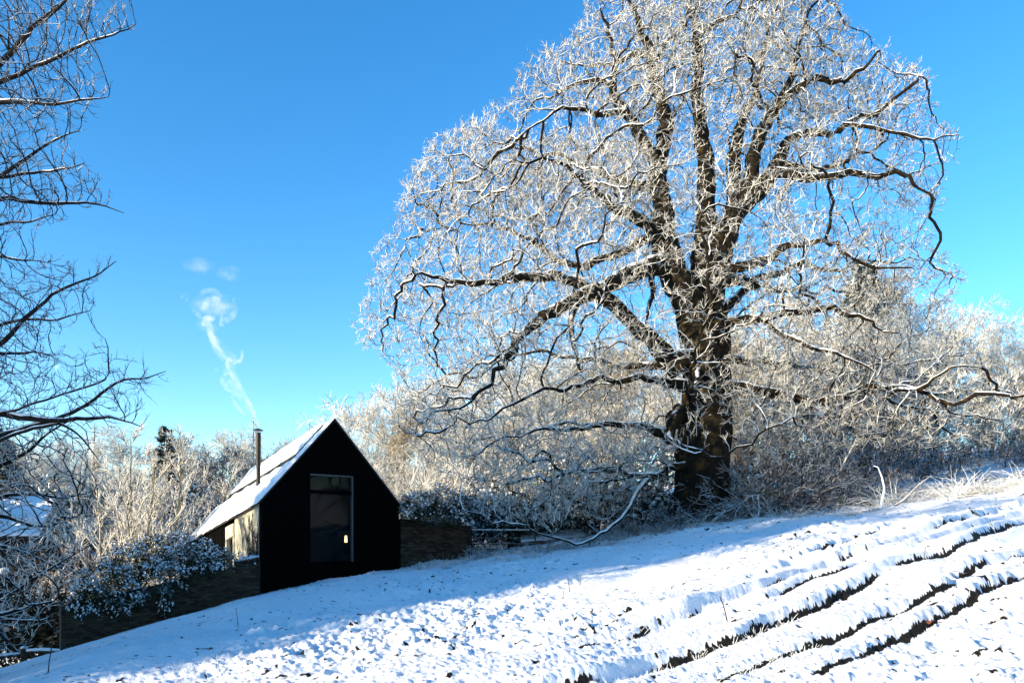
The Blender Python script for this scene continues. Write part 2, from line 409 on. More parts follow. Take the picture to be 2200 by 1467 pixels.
def build_ground():
    a_front = np.linspace(-38, 38, 580)
    a_side = np.concatenate([np.linspace(-180, -40, 40), a_front, np.linspace(40, 180, 40)[:-1]])
    ang = np.radians(a_side)
    r = np.concatenate([np.linspace(0.8, 5.5, 10)[:-1], 5.5 * (34 / 5.5) ** np.linspace(0, 1, 370), 34 * (900 / 34) ** np.linspace(0, 1, 60)[1:]])
    Rg, Ag = np.meshgrid(r, ang, indexing='ij')
    x = Rg * np.sin(Ag); y = Rg * np.cos(Ag)
    z, bare = surface(x, y)
    nr, na = x.shape
    V = np.stack([x, y, z], -1).reshape(-1, 3)
    i, j = np.meshgrid(np.arange(nr - 1), np.arange(na), indexing='ij')
    j2 = (j + 1) % na
    Q = np.stack([i * na + j, i * na + j2, (i + 1) * na + j2, (i + 1) * na + j], -1).reshape(-1, 4)[:, ::-1]
    c = len(V); V = np.vstack([V, [[0, 0, float(field_z(0, 0))]]])
    k = np.arange(na); T = np.stack([np.full(na, c), (k + 1) % na, k], 1)
    me = mesh_np('ground', V, Q, M_field, True, T)
    at = me.attributes.new('bare', 'FLOAT', 'POINT')
    at.data.foreach_set('value', np.concatenate([bare.ravel(), [0]]).astype(np.float32))
    o = obj('ground', me); tag(o, kind='structure')
build_ground()
def gz(x, y): return float(surface(np.array([float(x)]), np.array([float(y)]))[0][0])
def fz(x, y): return float(field_z(float(x), float(y)))

# ------------------------------------------------------------------ trees grown through a crown volume
def in_poly(px, py, poly):
    c = np.zeros(px.shape, bool); n = len(poly)
    for i in range(n):
        x1, y1 = poly[i]; x2, y2 = poly[(i + 1) % n]
        m_ = ((y1 > py) != (y2 > py))
        xi = (x2 - x1) * (py - y1) / ((y2 - y1) if y2 != y1 else 1e-9) + x1
        c ^= m_ & (px < xi)
    return c
def poly_dist(px, py, poly):
    best = np.full(px.shape, 1e9); n = len(poly)
    for i in range(n):
        a = np.array(poly[i], float); e = np.array(poly[(i + 1) % n], float) - a
        t = np.clip(((px - a[0]) * e[0] + (py - a[1]) * e[1]) / (e @ e), 0, 1)
        best = np.minimum(best, np.hypot(px - a[0] - t * e[0], py - a[1] - t * e[1]))
    return best

def crown_points(rng, poly, N, Y0, kdep, dmin, dmax, thin=()):
    P = np.array(poly, float); lo, hi = P.min(0), P.max(0); out = []
    got = 0
    while got < N:
        px = rng.uniform(lo[0], hi[0], N * 2); py = rng.uniform(lo[1], hi[1], N * 2)
        keep = in_poly(px, py, poly)
        for tp, pr in thin: keep &= ~(in_poly(px, py, tp) & (rng.random(N * 2) > pr))
        px, py = px[keep], py[keep]
        d = np.clip(kdep * poly_dist(px, py, poly), dmin, dmax)
        dy = d * rng.uniform(-1, 1, len(px))
        Y = Y0 + dy
        out.append(np.stack([(px - CX) / F * Y, Y, (HY - py) / F * Y], -1)); got += len(px)
    return np.concatenate(out)[:N]

def resample(P, R, step):
    seg = np.linalg.norm(np.diff(P, axis=0), axis=1); s = np.concatenate([[0], np.cumsum(seg)])
    n = max(2, int(round(s[-1] / step)) + 1); t = np.linspace(0, s[-1], n)
    # soften the corners
    Pn = np.stack([np.interp(t, s, P[:, k]) for k in range(3)], -1)
    for _ in range(2):
        Pn[1:-1] = 0.25 * Pn[:-2] + 0.5 * Pn[1:-1] + 0.25 * Pn[2:]
    return Pn, np.interp(t, s, R)

def colonize(rng, limbs, A, step, kill, iters, jit=0.3, lift=0.05, max_child=3, inert=0.45, init=None):
    """limbs: list of (P,R) already resampled. Returns node arrays pos, parent, fixed radius"""
    pos, par, fr = [], [], []
    for P, R in (limbs if init is None else []):
        base = len(pos)
        if base:
            d = np.linalg.norm(np.array(pos) - P[0], axis=1); p0 = int(np.argmin(d))
        else: p0 = -1
        for i in range(len(P)):
            pos.append(P[i]); par.append(p0 if i == 0 else base + i - 1); fr.append(R[i])
    if init is None: pos = np.array(pos); par = np.array(par); fr = np.array(fr)
    else: pos, par, fr = init
    A = A.copy(); near = np.zeros(len(A), int); dist = np.full(len(A), 1e9)
    def upd(new_idx):
        nonlocal near, dist
        for c in range(0, len(new_idx), 400):
            ii = new_idx[c:c + 400]
            d2 = ((A ** 2).sum(1)[:, None] + (pos[ii] ** 2).sum(1)[None, :] - 2 * A @ pos[ii].T)
            k = d2.argmin(1); d = np.sqrt(np.maximum(d2[np.arange(len(A)), k], 0))
            m_ = d < dist; dist[m_] = d[m_]; near[m_] = ii[k[m_]]
    upd(np.arange(len(pos)))
    nchild = np.zeros(len(pos), int)
    for it in range(iters):
        keep = dist > kill
        A, near, dist = A[keep], near[keep], dist[keep]
        if len(A) == 0: break
        u, inv = np.unique(near, return_inverse=True)
        D = np.zeros((len(u), 3)); np.add.at(D, inv, nrm(A - pos[near]))
        ok = nchild[u] < max_child
        pd = np.where(par[u][:, None] >= 0, pos[u] - pos[np.maximum(par[u], 0)], 0)
        D = nrm(nrm(D) + inert * nrm(pd + 1e-9) + rng.normal(0, jit, D.shape) + np.array([0, 0, lift]))
        u2, D = u[ok], D[ok]
        if len(u2) == 0: break
        new = pos[u2] + D * step
        idx = np.arange(len(pos), len(pos) + len(new))
        pos = np.vstack([pos, new]); par = np.concatenate([par, u2]); fr = np.concatenate([fr, np.zeros(len(new))])
        nchild[u2] += 1; nchild = np.concatenate([nchild, np.zeros(len(new), int)])
        # drop attractors whose node can grow no more
        stuck = nchild[near] >= max_child
        upd(idx)
        if stuck.any():
            m_ = ~(stuck & (nchild[near] >= max_child)); A, near, dist = A[m_], near[m_], dist[m_]
    return pos, par, fr

def pipe(pos, par, fr, tip, e):
    n = len(pos); acc = np.zeros(n); r = np.zeros(n)
    for i in range(n - 1, -1, -1):
        a = acc[i] if acc[i] > 0 else tip ** e
        r[i] = a ** (1 / e)
        if par[i] >= 0: acc[par[i]] += a
    return np.maximum(r, fr), acc == 0

def chains(pos, par, r, first_free):
    """split the free-grown nodes into chains following the thickest child"""
    n = len(pos); main = np.full(n, -1)
    for i in range(n - 1, first_free - 1, -1):
        p = par[i]
        if main[p] < 0 or r[i] > r[main[p]]: main[p] = i
    PP, RR, CC = [], [], []; c = 0
    for i in range(first_free, n):
        p = par[i]
        if p >= first_free and main[p] == i: continue
        idx = [i]; j = i
        while main[j] >= 0: j = main[j]; idx.append(j)
        PP.append(pos[[p] + idx]); RR.append(np.concatenate([[r[i]], r[idx]])); CC.append(np.full(len(idx) + 1, c)); c += 1
    return np.concatenate(PP), np.concatenate(RR), np.concatenate(CC)

def sprays(rng, S, D, L, r, nside=2, lift=0.22, wob=0.25, K=3):
    """a fine twig at each start, with nside twiglets"""
    P, R = grow(rng, S, D, L, K, wob, lift, r, r * 0.6)
    a = flat(P, R)
    out = [a]
    if nside:
        s2, d2, r2, _ = spawn(rng, P, R, nside, 0.3, 1.0)
        P2, R2 = grow(rng, s2, nrm(d2 + np.array([0, 0, lift])), np.repeat(L, nside) * rng.uniform(0.35, 0.65, len(s2)), 2, wob, lift, r2 * 0.9, r2 * 0.55)
        b_ = flat(P2, R2); out.append((b_[0], b_[1], b_[2] + len(P)))
    return tuple(np.concatenate([o[k] for o in out]) for k in range(3))

def snow_caps(P, R, cid, rng, rmin=0.03, k=1.0):
    """snow lying along the tops of the thicker limbs"""
    same = np.zeros(len(P), bool); same[:-1] = cid[1:] == cid[:-1]
    T = np.zeros_like(P); T[:-1] = P[1:] - P[:-1]; T[~same] = T[np.maximum(np.flatnonzero(~same) - 1, 0)]; T = nrm(T)
    flatn = np.clip((0.86 - np.abs(T[:, 2])) / 0.35, 0, 1)
    gap = sstep(0.36, 0.56, fbm(P[:, 0] * 1.1 + P[:, 2] * 0.7, P[:, 1] * 1.1 + P[:, 2] * 0.3, 2))
    rr = np.minimum(0.62 * R, 0.34 * R + 0.018) * flatn * gap * k * rng.uniform(0.75, 1.15, len(P))
    rr = np.where(R > rmin, rr, 0.0)
    C = P + np.array([0, 0, 1.0]) * np.maximum(R * 0.72, R - 0.35 * rr)[:, None] * np.where(rr > 0, 1, 0.3)[:, None]
    keep = np.zeros(len(P), bool); on = rr > 0.004
    keep |= on; keep[1:] |= on[:-1]; keep[:-1] |= on[1:]
    brk = np.cumsum(~keep); c2 = cid * 1000003 + brk
    C, rr, c2 = C[keep], np.maximum(rr[keep], 0.002), c2[keep]
    return C, rr, c2

def limb(pts, Y0, zrel=None):
    P = np.array([up(p[0], p[1], Y0 + p[2]) for p in pts]); R = np.array([p[3] for p in pts], float)
    return P, R

# ------------------------------------------------------------------ the great oak
OY = 31.0
OAK_TRUNK = [(1510,1150,0,1.38),(1510,1118,0,1.14),(1508,1080,0,1.05),(1510,1010,0,1.03),(1514,930,0,1.05),(1516,860,0,.95),(1516,790,0,.92),(1514,730,0,.98),(1508,685,0,1.0)]
OAK_LIMBS = [
 [(1500,715,0,.76),(1478,640,-.2,.68),(1450,575,0,.64),(1436,500,.3,.55),(1432,430,.5,.48),(1424,350,.6,.42),(1434,265,.6,.36),(1424,200,.5,.3),(1404,125,.3,.26),(1388,100,.2,.2),(1378,70,0,.17),(1355,30,-.2,.13),(1340,-30,-.3,.08)],
 [(1522,715,.3,.74),(1520,620,.4,.66),(1514,560,.6,.58),(1522,480,.8,.48),(1526,420,.9,.42),(1516,330,1.1,.36),(1500,240,1.2,.3),(1490,150,1.2,.26),(1486,60,1,.22),(1478,-30,.9,.16),(1490,-110,.9,.1)],
 [(1528,640,.2,.5),(1545,530,.1,.48),(1580,438,0,.46),(1636,398,-.3,.40),(1668,352,-.5,.32),(1672,300,-.6,.22),(1736,277,-1,.16),(1809,268,-1.4,.14),(1845,236,-1.6,.12),(1882,232,-1.8,.1),(1945,200,-2,.07),(1991,173,-2.2,.04)],
 [(1556,505,.1,.36),(1572,420,.8,.33),(1585,330,1.2,.3),(1597,282,1.3,.27),(1612,235,1.4,.22),(1622,180,1.5,.18),(1632,120,1.5,.14),(1655,50,1.6,.1),(1680,-40,1.7,.06)],
 [(1600,420,0,.34),(1625,335,-.6,.32),(1642,288,-.8,.30),(1662,245,-1,.24),(1690,212,-1.2,.2),(1745,205,-1.6,.15),(1800,195,-2,.12),(1860,160,-2.4,.09),(1890,110,-2.6,.05)],
 [(1662,245,-1,.2),(1690,180,-.6,.16),(1720,110,-.4,.12),(1740,40,-.2,.08),(1770,-40,0,.05)],
 [(1655,372,-.4,.24),(1698,384,-.9,.2),(1732,388,-1.3,.19),(1767,385,-1.6,.17),(1786,374,-1.8,.16),(1820,371,-2,.15),(1882,376,-2.4,.13),(1914,390,-2.6,.11),(1963,410,-2.9,.08),(2010,430,-3.1,.04)],
 [(1672,345,-.4,.2),(1700,354,-.2,.18),(1759,360,.3,.14),(1810,345,.8,.09),(1880,320,1.2,.06)],
 [(1809,268,-1.4,.1),(1855,273,-1.8,.09),(1909,275,-2.1,.08),(1980,296,-2.6,.06),(2060,290,-3,.03)],
 [(1418,570,-.2,.42),(1404,568,-.5,.42),(1376,588,-1,.4),(1339,609,-1.6,.38),(1298,630,-2.2,.36),(1241,650,-3,.32),(1192,686,-3.6,.28),(1139,735,-4.2,.22),(1098,768,-4.6,.18),(1061,797,-5,.14),(1036,828,-5.2,.11),(1015,860,-5.4,.06)],
 [(1460,800,-.2,.5),(1388,713,-.5,.36),(1340,672,-1,.34),(1286,640,-1.6,.3),(1241,609,-2,.24),(1212,603,-2.2,.24),(1159,606,-2.8,.22),(1118,614,-3.2,.2),(1057,628,-3.8,.16),(995,622,-4.4,.12),(946,602,-4.8,.08),(885,582,-5.2,.04)],
 [(1430,510,.2,.34),(1408,500,-.2,.3),(1363,474,-1,.27),(1322,459,-1.6,.24),(1294,435,-2,.2),(1277,405,-2.3,.16),(1240,370,-2.8,.12),(1180,350,-3.4,.08),(1100,345,-4,.05)],
 [(1408,500,-.2,.24),(1340,545,.6,.2),(1265,575,1.2,.17),(1200,540,1.8,.15),(1159,513,2.2,.14),(1136,486,2.5,.12),(1090,470,2.8,.09),(1020,480,3.2,.06),(930,500,3.6,.03)],
 [(1426,400,.5,.3),(1370,400,1.6,.24),(1310,370,2.4,.18),(1240,345,3.2,.13),(1150,330,4,.09),(1040,320,4.6,.05)],
 [(1426,370,.6,.3),(1392,310,.2,.27),(1342,240,-.2,.24),(1318,192,-.4,.2),(1326,140,-.5,.15),(1310,80,-.5,.1),(1290,20,-.4,.06)],
 [(1342,240,-.2,.15),(1300,244,-.6,.14),(1264,248,-1,.13),(1252,231,-1.1,.12),(1215,230,-1.4,.1),(1165,250,-1.8,.07),(1110,300,-2.2,.04)],
 [(1318,190,-.4,.14),(1295,169,-.2,.13),(1245,170,.4,.11),(1204,195,.9,.09),(1150,215,1.4,.05)],
 [(1404,125,.3,.16),(1368,114,.6,.14),(1340,124,.8,.12),(1318,145,1,.1),(1270,140,1.4,.07),(1200,130,1.9,.04)],
 [(1408,130,.3,.15),(1432,88,-.2,.12),(1465,68,-.6,.1),(1475,30,-.8,.07)],
 [(1488,90,1,.16),(1509,68,.7,.14),(1545,38,.3,.12),(1586,30,-.2,.1),(1600,-20,-.5,.06)],
 [(1530,590,.2,.3),(1595,570,-.6,.24),(1640,562,-1.2,.2),(1680,545,-1.8,.17),(1706,529,-2.2,.15),(1720,513,-2.4,.14),(1759,513,-2.9,.12),(1800,505,-3.3,.1),(1833,529,-3.6,.09),(1873,537,-4,.07),(1960,575,-4.6,.04)],
 [(1530,600,.5,.28),(1600,610,1.4,.2),(1690,585,2.4,.15),(1790,560,3.2,.1),(1880,545,4,.06),(2000,560,4.8,.03)],
 [(1535,720,0,.4),(1556,690,-.4,.26),(1579,681,-.8,.22),(1636,677,-1.6,.19),(1698,664,-2.4,.16),(1751,664,-3,.13),(1790,676,-3.4,.1),(1850,700,-4,.07),(1930,715,-4.6,.04)],
 [(1535,700,.2,.34),(1565,655,.8,.26),(1600,625,1.4,.2),(1660,610,2.2,.15),(1740,620,3,.1),(1850,630,3.8,.06)],
 [(1636,677,-1.6,.14),(1655,698,-1.9,.13),(1680,718,-2.2,.12),(1718,738,-2.6,.11),(1780,750,-3.2,.09),(1833,772,-3.8,.07),(1880,800,-4.2,.04)],
 [(1530,815,.2,.42),(1560,824,0,.26),(1616,838,-.4,.22),(1677,850,-.8,.2),(1735,868,-1.2,.18),(1772,884,-1.4,.17),(1812,870,-1.8,.155),(1857,856,-2.2,.14),(1906,852,-2.8,.125),(1939,860,-3.2,.11),(1984,877,-3.8,.095),(2037,881,-4.6,.08),(2053,866,-5.2,.1),(2127,860,-5.8,.08),(2200,870,-6.3,.06),(2280,885,-6.8,.03)],
 [(1906,852,-2.8,.10),(1923,832,-3.4,.085),(1964,844,-4.3,.1),(1988,820,-4.5,.08),(2030,800,-4.8,.06),(2110,790,-5.2,.03)],
 [(1545,760,.4,.3),(1590,775,1.4,.2),(1660,770,2.4,.14),(1760,790,3.4,.1),(1880,820,4.4,.06)],
 [(1480,1000,-.4,.34),(1452,1000,-.8,.19),(1394,1021,-1.6,.15),(1360,1025,-2,.13),(1287,1023,-2.8,.11),(1247,1020,-3.2,.095),(1222,1011,-3.5,.08),(1207,990,-3.7,.08),(1150,980,-4.2,.05)],
 [(1394,1021,-1.6,.14),(1363,1052,-2.3,.085),(1348,1080,-2.7,.08),(1333,1104,-3,.075),(1305,1123,-3.4,.07),(1274,1141,-3.8,.065),(1259,1158,-4,.06),(1234,1171,-4.3,.055),(1191,1165,-4.6,.05),(1152,1146,-4.9,.045),(1118,1134,-5.2,.04),(1075,1130,-5.5,.045),(1035,1108,-5.8,.035),(998,1097,-6,.02)],
 [(1460,880,-.6,.34),(1440,905,-1.4,.24),(1430,940,-2,.2),(1464,938,-2.8,.11),(1497,946,-3.4,.085),(1541,941,-4,.07),(1576,954,-4.4,.06),(1623,935,-4.9,.05),(1655,922,-5.2,.04),(1700,919,-5.6,.03)],
 [(1430,930,-1.6,.2),(1390,905,-2.4,.15),(1330,900,-3.2,.12),(1250,915,-4,.09),(1150,930,-4.8,.06),(1060,950,-5.4,.03)],
 [(1480,830,-.6,.3),(1430,820,-1.8,.2),(1360,800,-3,.15),(1270,800,-4,.11),(1180,830,-5,.08),(1090,870,-5.8,.05),(960,920,-6.4,.03)],
 [(1480,780,.6,.3),(1400,790,2,.2),(1300,780,3.4,.14),(1180,790,4.6,.1),(1040,800,5.6,.06)],
 [(1500,800,-.8,.2),(1492,840,-2.4,.13),(1490,790,-4,.09),(1498,750,-5,.06),(1505,715,-5.6,.03)],
 [(1404,568,-.5,.16),(1398,620,-.9,.13),(1390,670,-1.1,.1),(1385,700,-1.2,.06)],
 [(1241,650,-3,.14),(1226,690,-3.4,.13),(1232,735,-3.7,.1),(1250,800,-4,.06)],
]
OAK_POLY = [(1290,-40),(1230,80),(1150,115),(1095,205),(1020,255),(930,310),(870,400),(865,470),(808,540),(800,600),(778,645),(768,735),(800,760),(845,800),(850,840),(840,900),(900,960),(1000,1000),(1000,1085),(1150,1120),(1290,1120),(1420,1060),(1450,970),(1560,960),(1620,1000),(1750,975),(1900,960),(2100,960),(2200,930),(2300,900),(2200,800),(2080,760),(2010,690),(2075,612),(2025,540),(1990,470),(2035,430),(2010,350),(2065,290),(2000,250),(2005,165),(1890,105),(1830,85),(1815,0),(1790,-90),(1650,-170),(1450,-210),(1330,-130)]
OAK_THIN = [([(1690,390),(1900,395),(1960,440),(1850,490),(1700,470)], .25), ([(1290,590),(1400,600),(1420,700),(1390,690),(1300,650)], .12), ([(1240,670),(1330,690),(1370,740),(1270,770)], .35),
            ([(1150,215),(1330,260),(1250,285),(1130,280)], .3), ([(1545,60),(1590,60),(1590,120),(1550,130)], .3), ([(1480,700),(1560,700),(1560,1000),(1460,1000)], .5),
            ([(1880,302),(2080,312),(2080,352),(1880,345)], .25), ([(1930,440),(2060,440),(2050,530),(1890,500)], .3), ([(1940,625),(2080,630),(2080,705),(1960,700)], .4), ([(1060,255),(1160,255),(1190,300),(1080,290)], .35), ([(1830,100),(1905,60),(1940,190),(1880,200)], .4)]

def chain_of(limbs):
    P = np.concatenate([l_[0] for l_ in limbs]); R = np.concatenate([l_[1] for l_ in limbs])
    C = np.concatenate([np.full(len(l_[0]), i) for i, l_ in enumerate(limbs)])
    return P, R, C

def build_oak():
    rng = np.random.default_rng(11)
    base = up(1510, 1118, OY); base[2] = fz(base[0], base[1])
    root = empty('oak_tree', base)
    tag(root, 'huge old spreading oak, snow on every bare branch, above the snowy field', 'tree')
    off = base
    limbs = []
    for k, pts in enumerate([OAK_TRUNK] + OAK_LIMBS):
        P, R = limb(pts, OY)
        if k: R = R * (0.92 if k > 3 else 1.0) * np.linspace(1, .72, len(R))
        P, R = resample(P, R, 0.30)
        if k:   # gnarled wander
            n_ = len(P); w = np.cumsum(rng.normal(0, 0.085 if R[0] > .2 else 0.045, (n_, 3)), axis=0); w -= np.linspace(0, 1, n_)[:, None] * w[-1]
            P[1:] += (w * np.clip(0.5 / (R[:, None] + 0.2), 0.4, 1.6))[1:] * np.linspace(0.3, 1, n_ - 1)[:, None]
        limbs.append((P, R))
    A = crown_points(rng, OAK_POLY, 21000, OY, 0.030, 1.2, 8.0, OAK_THIN)
    lobes = [([(930,310),(1020,258),(1130,290),(1300,300),(1420,330),(1400,470),(1200,500),(1000,470),(860,470),(870,400)], 6300),
             ([(1560,60),(1640,-60),(1800,-40),(1830,90),(1900,120),(1990,180),(1900,260),(1700,260),(1580,220)], 3200),
             ([(1230,90),(1330,-60),(1540,-60),(1540,200),(1400,260),(1200,240),(1120,190)], 2200)]
    for pl, cnt in lobes: A = np.vstack([A, crown_points(rng, pl, cnt, OY, 0.03, 1.5, 6.5, OAK_THIN)])
    A = np.vstack([A, crown_points(rng, [(820,900),(900,840),(1100,870),(1300,900),(1440,900),(1440,1010),(1300,1080),(1180,1130),(1010,1080),(880,960)], 2300, OY - 4.5, 0.03, .6, 2.2),
                   crown_points(rng, [(1380,760),(1500,720),(1580,800),(1640,900),(1560,980),(1420,950),(1360,860)], 260, OY - 4.6, 0.02, .5, 1.6),
                   crown_points(rng, [(1560,830),(1750,800),(2000,790),(2250,830),(2250,920),(2000,950),(1750,960),(1600,930)], 1800, OY - 3.5, 0.02, .6, 2.0)])
    apx = CX + F * A[:, 0] / A[:, 1]; apy = HY - F * A[:, 2] / A[:, 1]
    core = in_poly(apx, apy, [(1400,230),(1480,150),(1700,150),(1720,330),(1640,470),(1600,700),(1440,720),(1390,560)])
    low = in_poly(apx, apy, [(1430,640),(1600,640),(1600,1090),(1430,1090)]) & (A[:, 1] < OY)
    A = A[~(low & (rng.random(len(A)) < .72))]; core = in_poly(CX + F * A[:, 0] / A[:, 1], HY - F * A[:, 2] / A[:, 1], [(1400,230),(1480,150),(1700,150),(1720,330),(1640,470),(1600,700),(1440,720),(1390,560)])
    A = A[~(core & (rng.random(len(A)) < np.where(A[:, 1] < OY + .5, .5, .12)))]
    sub = rng.choice(len(A), 1500, replace=False)      # crooked boughs first, then the fine wood off them
    init = colonize(rng, limbs, A[sub], 0.30, 0.75, 60, 0.42, 0.06, inert=0.55)
    pos, par, fr = colonize(rng, limbs, A, 0.25, 0.32, 90, 0.20, 0.07, inert=0.6, init=init)
    r, tips = pipe(pos, par, fr, 0.0100, 2.25)
    ff = sum(len(l_[0]) for l_ in limbs)
    # trunk, with flutes and burrs
    P, R = resample(*limb(OAK_TRUNK, OY), 0.16); sides = 40
    V, Q = tubes(P, R, np.zeros(len(P), int), sides)
    V = V.reshape(len(P), sides, 3); ax = P[:, None, :]
    th = np.arange(sides)[None, :] * 2 * np.pi / sides; hgt = (P[:, 2] - P[0, 2])[:, None]
    flute = 1 + 0.07 * np.sin(5 * th + 0.4 * hgt) + 0.05 * np.sin(9 * th - 0.7 * hgt) + 0.14 * (fbm(th * 1.3 + 0 * hgt, hgt * 0.6 + 0 * th, 3) - 0.5) + 0.12 * np.exp(-hgt / 0.8) * np.sin(6 * th + 1)
    rid = 0.035 * (fbm(th * 9 + 0 * hgt, hgt * 0.9 + 0 * th, 2) - 0.5)
    V = ax + (V - ax) * (flute + rid)[..., None]
    o = obj('trunk', mesh_np('oak_trunk', V.reshape(-1, 3) - off, Q, M_oak_bark, True), root)
    # burrs on the trunk
    for (px, py, dy, rr) in [(1548,735,-.55,.42),(1535,700,-.75,.36),(1470,770,-.6,.34),(1555,860,-.35,.35),(1450,900,-.5,.4),(1465,975,-.6,.32)]:
        c = up(px, py, OY + dy) - off
        u, v = np.meshgrid(np.linspace(0, 2 * np.pi, 15)[:-1], np.linspace(0.05, np.pi - 0.05, 9))
        d = np.stack([np.cos(u) * np.sin(v), np.sin(u) * np.sin(v), np.cos(v)], -1)
        rr2 = rr * (1 + 0.4 * (fbm(u * 1.5 + px, v * 2, 3) - 0.5))
        Vb = (c + d * rr2[..., None]).reshape(-1, 3); na = 14
        i, j = np.meshgrid(np.arange(8), np.arange(na), indexing='ij')
        b_ = MB(); b_.add(Vb, np.stack([i * na + j, (i + 1) * na + j, (i + 1) * na + (j + 1) % na, i * na + (j + 1) % na], -1).reshape(-1, 4))
        b_.build('burr', M_oak_bark, root, True)
    # hand-laid limbs, each a part
    for k, (P, R) in enumerate(limbs[1:]):
        V, Q = tubes(P, R * rng.uniform(0.88, 1.12, len(R)), np.zeros(len(P), int), 10)
        obj('limb', mesh_np('oak_limb', V - off, Q, M_oak_limb if R[0] > .16 else M_oak_thin, True), root)
    # free-grown branches
    P, R, C = chains(pos, par, r, ff)
    mxr = np.zeros(C.max() + 1); np.maximum.at(mxr, C, R); big = mxr[C] > .035
    V, Q = tubes(P[big], R[big], C[big], 5)
    tag(obj('branches', mesh_np('oak_branches', V - off, Q, M_oak_thin, True), root), kind='stuff')
    V, Q = tubes(P[~big], np.maximum(R[~big], .010), C[~big], 3)
    tag(obj('small_branches', mesh_np('oak_small_branches', V - off, Q, M_oak_small, True), root), kind='stuff')
    LP, LR, LC = chain_of(limbs[1:])
    sp, sr, sc_ = snow_caps(np.vstack([LP, P]), np.concatenate([LR, R]), np.concatenate([LC, C + 1000]), rng, 0.028)
    V, Q = tubes(sp, sr, sc_, 6)
    tag(obj('limb_snow', mesh_np('oak_limb_snow', V - off, Q, M_snow, True), root), kind='stuff')
    # fine twigs
    idx = np.flatnonzero((r < 0.040) & (np.arange(len(r)) >= ff))
    LPk = np.concatenate([P_[R_ > .12] for P_, R_ in limbs[1:]] + [limbs[0][0]])   # the big timber stays clear of twigs
    dl = np.concatenate([np.sqrt(np.maximum(((pos[c_][:, None] - LPk[None]) ** 2).sum(-1), 0)).min(1) for c_ in np.array_split(idx, 40)])
    idx = idx[(dl > .6) | (rng.random(len(idx)) < .3)]
    dirs = nrm(pos[idx] - pos[par[idx]])
    reps = np.where(tips[idx], 4, 1)
    ii = np.repeat(np.arange(len(idx)), reps)
    S = pos[idx][ii]; D = nrm(0.9 * dirs[ii] + nrm(rng.normal(0, 1, (len(ii), 3))) * 0.8 + np.array([0, 0, 0.15]))
    Pt, Rt, Ct = sprays(rng, S, D, rng.uniform(0.16, 0.40, len(ii)), rng.uniform(0.0085, 0.0125, len(ii)), 2, 0.10, 0.10, 2)
    V, Q = tubes(Pt, Rt, Ct, 3)
    tag(obj('twigs', mesh_np('oak_twigs', V - off, Q, M_oak_twig, True), root), kind='stuff')
    print('oak nodes', len(pos), 'twigs', len(ii), 'tris', len(Q) * 2)
build_oak()

# ------------------------------------------------------------------ the near trees reaching in from the left
def near_tree(name, label, base_px, Y0, trunk, limbs_px, poly, N, step, kill, seed, tipr, twig_r, twl, lift, matl, matt, kd=0.02, dmx=1.6, thin=(), nsn=1.35):
    rng = np.random.default_rng(seed)
    b0 = up(base_px, 1150, Y0); base = np.array([b0[0], b0[1], fz(b0[0], b0[1])])
    root = empty(name, base); tag(root, label, 'tree')
    tr = np.array([[base[0] + dx, base[1] + dy, base[2] + h] for dx, dy, h, _ in trunk]); trr = np.array([t[3] for t in trunk])
    limbs = [resample(tr, trr, 0.2)]
    for pts in limbs_px:
        P, R = limb(pts, Y0)
        j = np.argmin(np.linalg.norm(limbs[0][0] - (P[0] + np.array([-0.6, 0, -0.9])), axis=1))
        a = limbs[0][0][j]
        d = np.linalg.norm(P[0] - a)
        if d > 0.5:
            P = np.vstack([a, a + (P[0] - a) * 0.5 + np.array([0, 0, -0.05 * d]), P]); R = np.concatenate([[R[0] * 1.6, R[0] * 1.3], R])
        P, R = resample(P, R, 0.16)
        w = np.cumsum(rng.normal(0, 0.012, P.shape), axis=0); P[2:] += w[2:]
        limbs.append((P, R))
    A = crown_points(rng, poly, N, Y0, kd, 0.3, dmx, thin)
    pos, par, fr = colonize(rng, limbs, A, step, kill, 70, 0.16, 0.08, inert=0.7)
    r, tips = pipe(pos, par, fr, tipr, 2.4)
    ff = sum(len(l_[0]) for l_ in limbs)
    V, Q = tubes(limbs[0][0], limbs[0][1], np.zeros(len(limbs[0][0]), int), 16)
    obj('trunk', mesh_np('near_trunk', V - base, Q, matl, True), root)
    for P, R in limbs[1:]:
        V, Q = tubes(P, R, np.zeros(len(P), int), 8); obj('limb', mesh_np('near_limb', V - base, Q, matl, True), root)
    P, R, C = chains(pos, par, r, ff)
    V, Q = tubes(P, R, C, 5); tag(obj('branches', mesh_np('near_branches', V - base, Q, matl, True), root), kind='stuff')
    LP, LR, LC = chain_of(limbs[1:])
    sp, sr, sc_ = snow_caps(np.vstack([LP, P]), np.concatenate([LR, R]), np.concatenate([LC, C + 1000]), rng, 0.009, nsn)
    V, Q = tubes(sp, sr, sc_, 6); tag(obj('limb_snow', mesh_np('near_snow', V - base, Q, M_snow, True), root), kind='stuff')
    idx = np.flatnonzero((r < tipr * 2.6) & (np.arange(len(r)) >= ff))
    dirs = nrm(pos[idx] - pos[par[idx]])
    reps = np.where(tips[idx], 2, 1); ii = np.repeat(np.arange(len(idx)), reps)
    D = nrm(1.0 * dirs[ii] + nrm(rng.normal(0, 1, (len(ii), 3))) * 0.55 + np.array([0, 0, 0.25]))
    Pt, Rt, Ct = sprays(rng, pos[idx][ii], D, rng.uniform(twl * 0.6, twl * 1.4, len(ii)), rng.uniform(twig_r * 0.8, twig_r * 1.2, len(ii)), 1, lift, 0.12, 3)
    V, Q = tubes(Pt, Rt, Ct, 3); tag(obj('twigs', mesh_np('near_twigs', V - base, Q, matt, True), root), kind='stuff')
    print(name, 'nodes', len(pos), 'twigs', len(ii))
    return root

